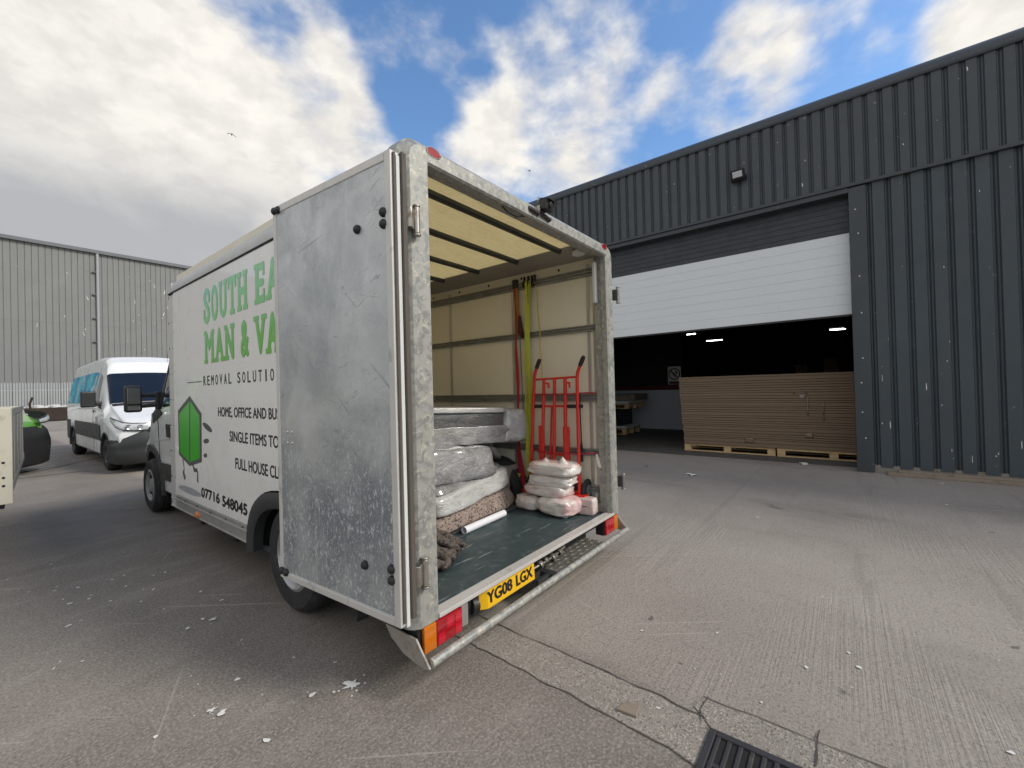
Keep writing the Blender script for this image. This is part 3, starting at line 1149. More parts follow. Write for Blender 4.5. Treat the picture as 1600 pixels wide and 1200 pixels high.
# drain grate
gr = empty('drain_grate', (1.80, .35, 0))
tag(gr, 'cast iron drain grate with slots sunk in the pale concrete strip', 'drain')
fr = MB()
gx0, gx1, gy0, gy1 = 1.62, 2.0, .02, .505
zt_ = .016
fr.box(gx0, gx1, gy0, gy0 + .028, .001, zt_)
fr.box(gx0, gx1, gy1 - .028, gy1, .001, zt_)
fr.box(gx0, gx0 + .03, gy0 + .028, gy1 - .028, .001, zt_)
fr.box(gx1 - .03, gx1, gy0 + .028, gy1 - .028, .001, zt_)
fr.build('frame', M['iron'], gr, 0, .004)
bars = MB()
k = gy0 + .028
while k < gy1 - .05:
    bars.box(gx0 + .03, gx1 - .03, k + .024, k + .042, .0005, zt_ - .003)
    k += .0425
bars.box(gx0 + .185, gx0 + .205, gy0 + .028, gy1 - .028, .0008, zt_ - .006)
bars.build('bars', M['iron'], gr, 0, .004)
MB().box(gx0 + .01, gx1 - .01, gy0 + .01, gy1 - .01, .0045, .0055).build('pit', M['dark'], gr)

ws = MB().prism([(1.86, .885, .0045), (1.93, .865, .0045), (1.945, .80, .0045), (1.87, .79, .0045)], (0, 0, .012)).build('wood_offcut', M['oldwood'], None, 0, .003)
tag(ws, 'small flat offcut of pale wood on the rough concrete strip near the drain', 'wood offcut')
for (x, y, a, s_, lb) in ((9.35, .62, .3, .16, 'scrap of white paper on the ground right in front of the cardboard pallets'), (7.4, 2.05, 1.0, .17, 'scrap of white paper lying out on the open yard near the warehouse door')):
    pm = MB()
    rows = []
    rr = random.Random(int(x * 10))
    for i in range(5):
        rows.append([(x + math.cos(a) * s_ * (i / 4 - .5) - math.sin(a) * s_ * .7 * (j / 4 - .5) + rr.uniform(-.008, .008),
                      y + math.sin(a) * s_ * (i / 4 - .5) + math.cos(a) * s_ * .7 * (j / 4 - .5) + rr.uniform(-.008, .008),
                      .006 + rr.uniform(0, .022)) for j in range(5)])
    o = pm.grid(rows).build('paper_scrap', M['paper'], None, 60)
    tag(o, lb, 'paper', 'paper scraps on the yard')
    so = o.modifiers.new('thick', 'SOLIDIFY')
    so.thickness = .002

# ================================================================ anthracite warehouse on the right
BX = 9.0
wh = empty('anthracite_warehouse', (BX, 2, 0))
tag(wh, 'anthracite clad warehouse with a half raised door on the right', 'warehouse')


def corrug(y0, y1, z0, z1, pitch, groove, depth, x, phase=0.0, slope=.012):
    """vertical ribbed sheet facing -X: flat pans with recessed grooves"""
    pts = []
    y = y0 - (y0 - phase) % pitch
    while y < y1 + pitch:
        for (d, xo) in ((0, 0), (pitch - groove, 0), (pitch - groove + slope, depth), (pitch - groove * .62, depth), (pitch - groove * .5, depth * .45), (pitch - groove * .38, depth), (pitch - slope, depth)):
            if y0 <= y + d <= y1:
                pts.append((y + d, xo))
        y += pitch
    mb = MB()
    mb.grid([[(x + xo, yy, z0), (x + xo, yy, z1)] for yy, xo in pts])
    return mb


DL, DR, DH = 5.0, -.13, 4.63          # door opening
corrug(-26, 26, 4.74, 6.14, .1835, .074, .026, BX - .012, .03).build('fascia_cladding', M['clad_top'], wh)
corrug(-26, -.352, .10, 4.70, .2275, .085, .035, BX, -.575).build('wall_cladding', M['clad'], wh)
corrug(DL + .25, 26, .10, 4.70, .2275, .085, .035, BX, .03).build('wall_cladding', M['clad'], wh)
# rounded eaves trim along the top
pr = [(BX - .030, 6.12)] + [(BX - .045, 6.14)] + [(BX - .045 + .30 * (1 - math.cos(a)), 6.18 + .21 * math.sin(a)) for a in [math.pi / 2 * k / 8 for k in range(9)]] + [(BX + .6, 6.42)]
MB().grid([[(x, y, z) for x, z in pr] for y in (-26, -12, 0, 12, 26)]).build('eaves_trim', M['clad_top'], wh, 40)
MB().box(BX - .05, BX + .05, -26, 26, 4.685, 4.738).build('fascia_flashing', M['flash'], wh, 0, .006)
MB().box(BX - .02, BX + .30, DR, DL, 4.60, 4.684).build('door_header', M['flash'], wh, 0, .006)
jb = MB()
jb.prism([(BX - .02, DR, .02), (BX - .02, DR - .222, .02), (BX + .045, DR - .222, .02), (BX + .045, DR - .03, .02), (BX + .32, DR - .03, .02), (BX + .32, DR, .02)], (0, 0, 4.65))
jb.build('door_jamb', M['flash'], wh, 0, .004)
jb = MB()
jb.prism([(BX - .02, DL, .02), (BX - .02, DL + .25, .02), (BX + .045, DL + .25, .02), (BX + .045, DL + .03, .02), (BX + .32, DL + .03, .02), (BX + .32, DL, .02)], (0, 0, 4.65))
jb.build('door_jamb', M['flash'], wh, 0, .004)
sc = MB()
for z in (.56, .98, 1.46, 1.86, 2.6, 3.2, 3.9, 4.3):
    sc.dome((BX - .021, DR - .10 + .02 * math.sin(z * 9), z), (-1, 0, 0), .011, .006, 8, 2)
sc.each('jamb_screw', M['paper'], wh)
MB().box(BX + .012, BX + .25, -26, DR - .03, .0, .13).build('plinth', M['plinth'], wh)
MB().box(BX + .012, BX + .25, DL + .03, 26, .0, .13).build('plinth', M['plinth'], wh)
# pale scuffs and bird marks on the cladding (real marks on the paint)
sm = MB()
rs = random.Random(11)
for k in range(44):
    y = rs.uniform(-2.6, -.4)
    z = rs.choice([rs.uniform(.15, 2.2), rs.uniform(.2, 4.5)])
    h = rs.choice([.006, .01, .012, .02, .05]) * (1.6 if z < 2 else 1)
    w = rs.uniform(.003, .007)
    q = (y + .575) % .2275
    if q > .12:
        continue
    sm.prism([(BX - .0012, y - w, z), (BX - .0012, y + w * .6, z - h * .3), (BX - .0012, y + w, z + h), (BX - .0012, y - w * .4, z + h * 1.2)], (.003, 0, 0))
for k in range(22):
    y = rs.uniform(-2.2, 5.5)
    z = rs.uniform(4.8, 6.05)
    h = rs.choice([.006, .01, .02, .05])
    if (y - .03) % .1835 > .11:
        continue
    sm.prism([(BX - .0132, y - .006, z), (BX - .0132, y + .004, z - h * .3), (BX - .0132, y + .012, z + h), (BX - .0132, y + .001, z + h)], (.003, 0, 0))
sm.build('wall_marks', M['droppings'], wh)
fx = MB()
for z in (.72, 2.76, 4.2):
    y = -.575 + .2275 - .0425
    k = 0
    while y > -2.9:
        if k % 2 == 0:
            fx.box(BX + .030, BX + .0355, y - .012, y + .012, z - .006, z + .006)
        y -= .2275
        k += 1
fx.each('fixing', M['dark'], wh)
# shell so that the hall inside is dark
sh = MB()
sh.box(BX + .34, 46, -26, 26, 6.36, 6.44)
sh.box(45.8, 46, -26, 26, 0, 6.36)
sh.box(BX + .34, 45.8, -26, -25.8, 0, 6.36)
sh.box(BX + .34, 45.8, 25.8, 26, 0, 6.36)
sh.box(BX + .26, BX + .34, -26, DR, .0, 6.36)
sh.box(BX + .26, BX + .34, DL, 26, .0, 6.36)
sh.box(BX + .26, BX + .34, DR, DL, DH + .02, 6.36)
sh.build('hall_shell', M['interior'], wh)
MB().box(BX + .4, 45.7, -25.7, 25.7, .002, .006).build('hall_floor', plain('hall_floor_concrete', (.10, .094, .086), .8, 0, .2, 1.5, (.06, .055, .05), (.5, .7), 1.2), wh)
# partition with white dado
pw = MB().box(14.40, 14.6, 4.17, 25.7, 0.007, 6.35).build('partition_wall', M['interior'], wh)
MB().box(14.37, 14.399, 4.19, 25.6, .01, 1.32).build('dado_panel', M['dado'], pw)
MB().box(14.375, 14.399, 4.19, 25.6, 1.322, 1.46).build('red_band', M['redband'], pw)
st_ = MB()
for (x, y) in ((24, 6), (24, -4), (34, 3.2), (34, -8)):
    st_.box(x, x + .25, y, y + .2, .007, 6.3)
st_.each('hall_column', M['skip'], wh)
# sectional door, half raised
dr = MB()
pr = []
z = 2.62
while z < 3.95:
    pr += [(BX + .17, z), (BX + .17, z + .158), (BX + .176, z + .163), (BX + .176, z + .168)]
    z += .172
dr.grid([[(x, y, zz) for x, zz in pr] for y in (DR + .002, DL - .002)])
dr.box(BX + .18, BX + .21, DR + .002, DL - .002, 2.62, 3.985)
shd = dr.build('white_roller_panels', M['roller_white'], wh)
MB().box(BX + .165, BX + .215, DR + .002, DL - .002, 2.585, 2.618).build('bottom_seal', M['black'], shd, 0, .004)
dk = MB()
pr = []
z = 3.988
while z < 4.59:
    pr += [(BX + .172, z), (BX + .172, z + .085), (BX + .178, z + .09), (BX + .178, z + .095)]
    z += .0985
dk.grid([[(x, y, zz) for x, zz in pr] for y in (DR + .002, DL - .002)])
dk.build('dark_roller_panels', M['slat_dark'], wh)

# floodlight on the fascia
fl = empty('floodlight', (BX - .03, 1.46, 5.3))
tag(fl, 'small black floodlight fixed to the ribbed fascia above the warehouse door', 'floodlight')
c0 = V(BX - .16, 1.46, 5.38)
tl = Matrix.Rotation(-.45, 3, 'Y')
MB().obox(c0, tl @ V(.04, 0, 0), V(0, .115, 0), tl @ V(0, 0, .085)).build('housing', M['black'], fl, 0, .012)
MB().obox(c0 + tl @ V(-.043, 0, 0), tl @ V(.004, 0, 0), V(0, .080, 0), tl @ V(0, 0, .052)).build('lens', M['lens'], fl, 0, .004)
b = MB().box(BX - .14, BX - .03, 1.33, 1.342, 5.32, 5.36)
b.box(BX - .14, BX - .03, 1.578, 1.59, 5.32, 5.36)
b.box(BX - .036, BX - .015, 1.33, 1.59, 5.30, 5.38)
b.build('bracket', M['black'], fl)

# strip lamps deep in the hall
LABL = ['lit strip light nearest the middle of the dark hall, left of the pair', 'lit strip light hanging lower and farther back in the dark hall', 'lit twin strip light over the right end of the cardboard stack']
for i, (x, y0, y1, z) in enumerate(((30, 7.45, 8.3, 4.78), (36, 7.35, 8.5, 4.78), (35.4, -.05, .68, 4.8))):
    lp = empty('strip_light', (x, (y0 + y1) / 2, z))
    tag(lp, LABL[i], 'strip light', 'strip lights in the hall')
    MB().box(x - .09, x + .09, y0 - .05, y1 + .05, z + .05, z + .12).build('housing', M['pipe'], lp, 0, .005)
    tb = MB().cyl((x - .05, y0, z + .02), (x - .05, y1, z + .02), .02, 8)
    if i == 2:
        tb.cyl((x - .6, y0 - .1, z - .06), (x - .6, y1 - .1, z - .06), .02, 8)
    tb.build('tube', M['lamp'], lp)
    hg = MB().cyl((x, y0 + .1, z + .12), (x, y0 + .1, 6.36), .008, 6)
    hg.cyl((x, y1 - .1, z + .12), (x, y1 - .1, 6.36), .008, 6)
    hg.each('hanger', M['black'], lp)

# prohibition sign on the partition
sg = empty('prohibition_sign', (14.36, 4.4, 1.8))
tag(sg, 'white prohibition sign with a struck out match on the dark partition wall', 'sign')
MB().box(14.352, 14.362, 4.20, 4.62, 1.50, 2.09).build('plate', M['white_sheet'], sg)
cy_, cz_, R0, R1 = 4.41, 1.84, .19, .155
rg = MB()
rows = []
for k in range(40):
    a = 2 * math.pi * k / 40
    rows.append([(14.350, cy_ + r * math.cos(a), cz_ + r * math.sin(a)) for r in (R0, R1)])
rg.grid(rows, closeu=True)
d = V(0, -.707, -.707)
e = V(0, .707, -.707)
rg.add([V(14.3495, cy_, cz_) + d * a + e * b_ for a, b_ in ((-.16, -.016), (.16, -.016), (.16, .016), (-.16, .016))], [(0, 1, 2, 3)])
rg.build('ring', plain('dark_sign_ring', (.05, .012, .012), .5), sg)
mt = MB().obox((14.3508, cy_ + .01, cz_ - .03), (.0005, 0, 0), (0, .05, .075), (0, .012, -.008))
mt.obox((14.3508, cy_ - .06, cz_ + .05), (.0005, 0, 0), (0, .028, .02), (0, .012, -.03))
mt.build('match_symbol', M['text'], sg)
MB().box(14.3495, 14.3515, 4.24, 4.58, 1.515, 1.60).build('text_band', M['redband'], sg)

# ---------------------------------------------------------------- pallets and cardboard


def pallet(x0, x1, y0, y1, z0, label, group, h=.16):
    p = empty('wooden_pallet', ((x0 + x1) / 2, (y0 + y1) / 2, z0))
    tag(p, label, 'pallet', group)
    L = y1 - y0
    dk = MB()
    n = 7
    for k in range(n):
        a = x0 + (x1 - x0) * k / n
        dk.box(a + .004, a + (x1 - x0) / n - .022, y0, y1, z0 + h - .022, z0 + h)
    dk.build('deck_boards', M['wood'], p, 0, .003)
    bl = MB()
    for xx in (x0, (x0 + x1) / 2 - .05, x1 - .104):
        for yy in (y0, (y0 + y1) / 2 - .07, y1 - .14):
            bl.box(xx + .004, xx + .10, yy + .001, yy + .139, z0 + .023, z0 + h - .043)
    bl.each('block', M['wood'], p, 0, .003)
    bb = MB()
    for xx in (x0, (x0 + x1) / 2 - .05, x1 - .104):
        bb.box(xx + .002, xx + .102, y0, y1, z0 + .002, z0 + .0225)
        bb.box(xx + .002, xx + .102, y0, y1, z0 + h - .0425, z0 + h - .0225)
    bb.build('runners', M['wood'], p, 0, .003)
    return p


pallet(10.02, 11.2, 1.135, 2.90, .007, 'pale wooden pallet under the left half of the cardboard stack', 'pallets under the cardboard', .168)
pallet(10.0, 11.2, -.72, 1.10, .007, 'pale wooden pallet under the right half of the cardboard stack', 'pallets under the cardboard', .168)
rc = random.Random(5)
cs = empty('cardboard_stack', (10.6, 1.1, .176))
tag(cs, 'long stack of flat brown cardboard sheets on two pallets in the doorway', 'cardboard stack')
cm = MB()
z = .1765
while z < 1.655:
    h = rc.choice([.035, .045, .05, .06, .075])
    h = min(h, 1.665 - z)
    t = (z - .18) / 1.48
    dx = rc.uniform(-.008, .008)
    dyl = rc.uniform(-.012, .012)
    lean = .085 * t
    cm.box(9.99 + dx - .01 * t, 11.22, -.80 + rc.uniform(-.02, .02), 2.895 + lean + dyl, z, z + h - .0045)
    z += h
cm.build('sheets', M['card'], cs, 0, .004, 1)
tp = MB()
for (y0, y1, z0, z1) in ((.58, .80, 1.27, 1.29), (.56, .585, .85, 1.26), (.60, .70, 1.17, 1.25), (.32, .332, .75, 1.1), (1.50, 1.66, .26, .36), (.50, .62, .42, .50)):
    rows = []
    for i in range(5):
        rows.append([(9.972 + rc.uniform(-.004, .004), lerp(y0, y1, i / 4) + rc.uniform(-.008, .008), lerp(z0, z1, j / 4) + rc.uniform(-.008, .008)) for j in range(5)])
    tp.grid(rows)
for tpo in tp.each('packing_tape', M['tape'], cs, 30):
    so = tpo.modifiers.new('thick', 'SOLIDIFY')
    so.thickness = .002

# goods on pallets to the left, just inside
pallet(12.3, 13.4, 5.25, 6.6, .007, 'old pallet on the hall floor at the bottom of the left pile', 'pallets in the left pile', .2)
o = MB().box(12.25, 13.4, 5.22, 6.6, .208, .235)
o.box(12.27, 13.4, 5.24, 6.6, .237, .262)
tag(o.build('board_sheets', M['white_sheet'], None, 0, .003), 'flat pale boards lying on the lowest pallet of the left pile', 'boards')
o = MB().box(12.45, 13.4, 5.5, 6.6, .264, .80)
o.box(12.44, 12.449, 5.55, 6.5, .30, .34)
o.box(12.44, 12.449, 5.55, 6.5, .70, .74)
tag(o.build('black_crate', M['black'], None, 0, .01), 'black crate between the two pallets of the left pile in the hall', 'crate')
pallet(12.2, 13.4, 5.1, 6.5, .802, 'brown pallet on top of the black crate inside the doorway', 'pallets in the left pile', .15)
o = MB()
for k in range(4):
    o.box(12.1 + .02 * k, 13.4, 5.12 - .02 * k, 6.5, .953 + k * .022, .971 + k * .022)
tag(o.build('board_sheets', M['white_sheet'], None, 0, .002), 'stack of thin white sheets on the upper pallet of the left pile', 'boards')
o = MB().box(12.5, 13.6, 5.05, 6.5, 1.042, 1.20)
o.box(12.45, 13.6, 5.0, 6.5, 1.202, 1.235)
tag(o.build('board_pile', M['oldwood'], None, 0, .004), 'dark weathered boards topping the left pile in the hall', 'boards')
for (y0, y1, z1, x, lb) in ((1.12, 1.5, 2.12, 20, 'brown carton tower with yellowish flaps far behind the cardboard stack'), (.16, .62, 2.35, 20.4, 'taller carton tower at the right, dimly seen beyond the cardboard stack')):
    c = empty('carton_tower', (x, (y0 + y1) / 2, .007))
    tag(c, lb, 'cartons', 'carton towers at the back')
    b = MB()
    nb = 4
    for k in range(nb):
        b.box(x - .02 * (k % 2), x + .5, y0, y1 + .01 * (k % 3), .008 + (z1 - .01) * k / nb, .006 + (z1 - .01) * (k + 1) / nb)
    b.build('box', M['kraft'], c, 0, .006)
pk = MB().box(8.84, 8.99, -3.4, -.50, .001, .055)
pk.box(8.86, 8.97, -2.9, -.62, .0555, .085)
o = pk.build('timber_plank', M['oldwood'], None, 0, .006)
tag(o, 'long weathered timber planks lying along the foot of the warehouse wall', 'plank')

# ================================================================ grey warehouse at the far end
LY = 55.0
lb_ = empty('grey_warehouse', (5, LY, 0))
tag(lb_, 'long grey ribbed warehouse across the far end of the yard', 'warehouse')
pts = []
x = -60.0
while x < 62:
    pts += [(x, 0), (x + .335, 0), (x + .345, .05), (x + .375, .05), (x + .385, 0)]
    x += .40
MB().grid([[(xx, LY + d, 0), (xx, LY + d, 15.3)] for xx, d in pts]).build('wall_cladding', M['clad_grey'], lb_)
rf = MB().box(-60, 62, LY - .28, LY + .3, 15.12, 15.42)
rf.add([(-60, LY - .25, 15.43), (62, LY - .25, 15.43), (62, LY + 20, 16.6), (-60, LY + 20, 16.6)], [(0, 1, 2, 3)])
rf.add([(-60, LY + .05, 0), (-60, LY + 20, 0), (-60, LY + 20, 16.6), (-60, LY + .05, 15.3)], [(0, 1, 2, 3)])
rf.build('roof_edge', M['roofedge'], lb_)
dp = MB().cyl((7.66, LY - .15, 0), (7.66, LY - .15, 15.12), .11, 12).build('downpipe', M['pipe'], lb_, 40)
b = MB()
for z in (4.6, 6.8, 9, 11.2, 13.3):
    b.box(7.3, 7.80, LY - .20, LY - .02, z, z + .09)
b.build('clips', M['roofedge'], dp)
MB().box(-60, 62, LY - .015, LY + .02, 8.35, 8.42).build('lap_joint', M['clad_grey'], lb_)
b = MB()
rs = random.Random(21)
for k in range(30):
    cx_ = rs.choice([rs.uniform(2, 14), rs.uniform(9, 14)])
    z = rs.uniform(6, 13.5)
    h = rs.choice([.05, .08, .12, .35])
    w = rs.uniform(.015, .04)
    sl = rs.uniform(-.1, .15)
    b.prism([(cx_ - w, LY - .004, z), (cx_ + w, LY - .004, z), (cx_ + w * .5 - sl, LY - .004, z + h), (cx_ - w * .5 - sl, LY - .004, z + h)], (0, .003, 0))
b.build('wall_marks', M['droppings'], lb_)

# palisade fence in front of it
fe = empty('palisade_fence', (3, 50, 0))
tag(fe, 'galvanised palisade fence in front of the grey warehouse', 'fence')
b = MB()
x = -14.0
rs = random.Random(2)
while x < 16:
    h = 2.95 + rs.uniform(-.02, .02)
    b.prism([(x, 50, .05), (x + .075, 50, .05), (x + .075, 50, h - .08), (x + .0375, 50, h), (x, 50, h - .08)], (0, .02, 0))
    x += .150
b.build('pales', M['fence'], fe)
b = MB().box(-14, 16, 50.03, 50.08, .5, .56)
b.box(-14, 16, 50.03, 50.08, 2.3, 2.36)
b.build('rails', M['fence'], fe)
b = MB()
for k in range(12):
    b.box(-14 + 2.7 * k, -13.9 + 2.7 * k, 50.08, 50.2, 0, 2.8)
b.build('posts', M['fence'], fe)

sk = empty('rubble_skip', (3.8, 45.5, 0))
tag(sk, 'dark brown open skip heaped with pale rubble by the far fence', 'skip')
MB().prism([(2.75, 45, .06), (4.9, 45, .06), (5.2, 45, .98), (2.5, 45, .98)], (0, 1.6, 0)).build('container', M['skip'], sk, 0, .02)
b = MB()
for k in range(9):
    x = 2.6 + .28 * k
    b.v, b.f = b.v, b.f
    q = pillow((x, 45.6 + .2 * math.sin(k * 2), 1.0), (.24, .3, .10 + .05 * (k % 3)), k, .8, k, .2, 10, 6)
    b.add(q.v, q.f)
b.build('rubble', M['rubble'], sk)
MB().tube([(2.75, 45.1, .9), (2.72, 45.0, 1.3), (2.85, 44.95, 1.75)], .07, 6).build('lever', M['skip'], sk)

# ================================================================ the box van
XL, XR = 1.342, 3.790
YR, YF = 1.70, 5.69
XC = (XL + XR) / 2
van = empty('box_van', (XC, YR, 0))
tag(van, 'white removals box van with its galvanised rear door swung open and load inside', 'van')


def vb(mb, name, mat, parent=None, **k):
    return mb.build(name, mat, parent or van, **k)


# left side panel with an arch cut into it
ac = 2.98


def arch_pts(hw, h, z0, n=20, p=2.6):
    out = []
    for k in range(n + 1):
        a = math.pi * k / n
        c_, s_ = math.cos(a), math.sin(a)
        out.append((ac + hw * math.copysign(abs(c_) ** (2 / p), c_), z0 + h * abs(s_) ** (2 / p)))
    return out


ap = arch_pts(.72, .515, .34)
pz0 = .513
prof = [(YF - .165, pz0), (YF - .165, 2.615), (YR + .09, 2.615), (YR + .09, pz0)]
inner = [(y, z) for (y, z) in ap if z > pz0]
inner.sort(key=lambda q: q[0])
poly = prof + [(inner[0][0], pz0)] + inner + [(inner[-1][0], pz0)]
side = vb(MB().prism([(XL, y, z) for y, z in poly], (.04, 0, 0)), 'side_panel', M['side'])
vb(MB().box(XR - .04, XR, YR + .09, YF - .165, pz0, 2.615), 'side_panel', M['grp'])
# aluminium corner post at the front, seam and edge strips
for xs, xe in ((XL - .006, XL + .05), (XR - .05, XR + .006)):
    vb(MB().box(xs, xe, YF - .163, YF, .37, 2.60), 'corner_trim', M['alu_white'], bev=.008)
c = MB()
for k in range(9):
    z = .42 + .27 * k
    c.dome((XL - .006, YF - .035, z), (-1, 0, 0), .010, .005, 8, 2)
    c.dome((XL - .006, YF - .135, z), (-1, 0, 0), .006, .003, 8, 2)
c.each('trim_screw', M['dark'], van)
# roof: rounded edges all along
rp = [(XL - .004, 2.622)]
for k in range(11):
    a = math.pi / 2 * k / 10
    rp.append((XL - .004 + .24 * (1 - math.cos(a)), 2.64 + .20 * math.sin(a)))
rp += [(XC, 2.838)] + [(2 * XC - x, z) for x, z in rp[::-1]]
ys = [YR + .11, YR + .2, 3, 4, 5, YF - .12, YF - .04, YF]
rows = []
for y in ys:
    t = max(0, (y - (YF - .12)) / .12)
    dz = .10 * t * t
    rows.append([(x, y, z - (dz if z > 2.65 else 0)) for x, z in rp])
nr = len(rp)
vb(MB().grid([r[11:nr - 11] for r in rows]), 'roof', M['roof'], smooth=35)
for sl_ in (slice(0, 12), slice(nr - 12, nr)):
    vb(MB().grid([r[sl_] for r in rows]), 'roof_edge', M['roof_cap'], smooth=35)
vb(MB().sheet(rows[-1]), 'roof_front', M['grp'])
b = MB().box(XL - .007, XL + .004, YR + .1, YF - .002, 2.617, 2.63)
vb(b, 'roof_seam', M['dark'])
b = MB()
for k in range(9):
    b.dome((XL + .016, 2.05 + .42 * k, 2.70), (-.95, 0, .3), .012, .008, 8, 2)
b.each('roof_screw', M['dark'], van)
vb(MB().box(XL + .02, XR - .02, YF - .03, YF - .006, .5, 2.75), 'front_wall', M['grp'])

# side rail (lower aluminium skirt) in front of and behind the wheel
for (a0, a1) in ((ac + .725, YF - .002), (YR + .05, ac - .725)):
    r = MB().box(XL - .004, XL + .03, a0, a1, .372, .508)
    r.box(XL - .011, XL - .003, a0, a1, .455, .468)
    r.box(XL - .011, XL - .003, a0, a1, .372, .383)
    r.box(XL - .009, XL - .003, a0, a1, .499, .510)
    rl = vb(r, 'side_rail', M['alu'], bev=.003)
    q = MB()
    y = a0 + .08
    while y < a1:
        q.dome((XL - .005, y, .484), (-1, 0, 0), .008, .006, 8, 2)
        y += .36
    q.each('rail_bolt', M['dark'], rl)
    vb(MB().box(XR - .03, XR + .004, a0, a1, .372, .508), 'side_rail', M['alu'])
for y in (4.86, 2.06):
    vb(MB().dome((XL - .006, y, .405), (-1, 0, 0), .034, .022, 14, 4), 'side_marker', M['amber'], smooth=60)
# wheel arch trim and liner
ao, ai = arch_pts(.72, .515, .33), arch_pts(.60, .40, .33)
b = MB()
for x in (XL - .022, XL + .03):
    pass
b.grid([[(XL - .012, yo, zo), (XL - .028, lerp(yo, yi, .3), lerp(zo, zi, .3)), (XL - .026, lerp(yo, yi, .8), lerp(zo, zi, .8)), (XL - .01, yi, zi), (XL + .06, yi, zi)] for (yo, zo), (yi, zi) in zip(ao, ai)])
vb(b, 'wheel_arch', M['trim'], smooth=50)
b = MB().grid([[(XL + .03, yo, zo), (XL + .55, yo, zo)] for (yo, zo) in arch_pts(.68, .49, .33)])
b.box(XL + .55, XL + .57, ac - .72, ac + .72, .2, .86)
vb(b, 'arch_liner', M['dark'])

# rear frame: folded galvanised portal
RO = .13


def loop(x0, x1, z0, z1, r, n=8):
    o = [(x0, z0)]
    for k in range(n + 1):
        a = math.pi - math.pi / 2 * k / n
        o.append((x0 + r + r * math.cos(a), z1 - r + r * math.sin(a)))
    for k in range(n + 1):
        a = math.pi / 2 - math.pi / 2 * k / n
        o.append((x1 - r + r * math.cos(a), z1 - r + r * math.sin(a)))
    o.append((x1, z0))
    return o


FO = loop(XL, XR, .335, 2.852, RO)
FO1 = loop(XL + .018, XR - .018, .335, 2.825, RO - .02)
FO2 = loop(XL + .045, XR - .045, .335, 2.80, RO - .05)
FI = loop(1.503, 3.648, .335, 2.733, .012)
FI2 = loop(1.515, 3.636, .335, 2.722, .012)
rows = [[(x, YR + .14, z) for x, z in FO], [(x, YR + .055, z) for x, z in FO], [(x, YR + .022, z) for x, z in FO1], [(x, YR, z) for x, z in FO2],
        [(x, YR, z) for x, z in FI], [(x, YR + .012, z) for x, z in FI2], [(x, YR + .06, z) for x, z in FI2], [(x, YR + .062, z) for x, z in loop(1.49, 3.66, .335, 2.745, .012)], [(x, YR + .14, z) for x, z in loop(1.49, 3.66, .335, 2.745, .012)]]
b = MB().grid(rows)
for jj in (0, len(FO) - 1):
    b.f.append(tuple(r * len(FO) + jj for r in range(9)))
vb(b, 'rear_frame', M['galv'], smooth=28)
# header lip inside the opening
vb(MB().box(1.52, 3.63, YR + .064, YR + .092, 2.748, 2.80), 'header_lip', M['bow'])
for x in (1.55, 3.60):
    o = MB()
    pr_ = [(x + .048 * math.cos(a), YR - .002, 2.797 + .025 * math.sin(a)) for a in [2 * math.pi * k / 20 for k in range(20)]]
    o.prism(pr_, (0, .01, 0))
    mk = vb(o, 'marker_light', M['redlens'], bev=.003)
    rm = MB().grid([[(x + rr * .048 * math.cos(a), YR - .002 - q, 2.797 + rr * .025 * math.sin(a)) for rr, q in ((1.14, 0), (1.10, .003), (1.02, .003))] for a in [2 * math.pi * k / 20 for k in range(20)]], closeu=True)
    vb(rm, 'bezel', M['galv_dark'], mk)
# reversing camera and bolted brackets on the header
b = MB().obox((2.585, YR - .035, 2.835), (.050, 0, 0), (0, .038, .008), (0, -.007, .034))
b.obox((2.60, YR - .055, 2.870), (.062, 0, 0), (0, .045, .012), (0, -.002, .005))
b.cyl((2.585, YR - .085, 2.828), (2.585, YR - .06, 2.832), .022, 14)
cm_ = vb(b, 'reversing_camera', M['black'], bev=.006)
b = MB().box(2.53, 2.542, YR - .02, YR + .02, 2.785, 2.83)
b.box(2.55, 2.56, YR + .0, YR + .01, 2.85, 2.90)
vb(b, 'camera_bracket', M['steel'], cm_)
for x in (2.475, 2.625):
    b = MB().tube([(x - .05, YR - .012, 2.775), (x + .05, YR - .012, 2.765)], .014, 8)
    b.dome((x - .045, YR - .002, 2.778), (0, -1, 0), .019, .016, 8, 3)
    b.dome((x + .045, YR - .002, 2.768), (0, -1, 0), .019, .016, 8, 3)
    vb(b, 'header_bracket', M['iron'], smooth=50)
vb(MB().tube([(2.15, YR + .04, 2.735), (2.22, YR + .035, 2.70), (2.32, YR + .03, 2.695), (2.42, YR + .03, 2.73)], .006, 6), 'camera_cable', M['black'])

# interior lining
b = MB().box(3.70, 3.73, YR + .14, YF - .05, .33, 2.83)
vb(b, 'right_lining', M['cream'])
vb(MB().prism([(1.405, YR + .14, .33), (1.405, 2.24, .33), (1.405, 2.24, .90), (1.405, 3.74, .90), (1.405, 3.74, .33), (1.405, YF - .05, .33), (1.405, YF - .05, 2.83), (1.405, YR + .14, 2.83)], (.03, 0, 0)), 'left_lining', M['cream'])
b = MB().box(1.436, 1.93, 2.26, 3.72, .885, .90)
b.box(1.91, 1.93, 2.26, 3.72, .346, .884)
b.box(1.436, 1.909, 2.26, 2.275, .346, .884)
b.box(1.436, 1.909, 3.705, 3.72, .346, .884)
vb(b, 'wheel_box', M['cove'])
vb(MB().box(3.42, 3.699, 2.80, 3.50, .346, .70), 'wheel_box', M['cove'], bev=.01)
vb(MB().box(1.436, 3.699, YF - .09, YF - .06, .33, 2.83), 'bulkhead_lining', M['cream'])
vb(MB().box(1.62, 3.39, YR + .094, YF - .091, 2.80, 2.812), 'ceiling_panel', M['ceiling'])
b = MB()
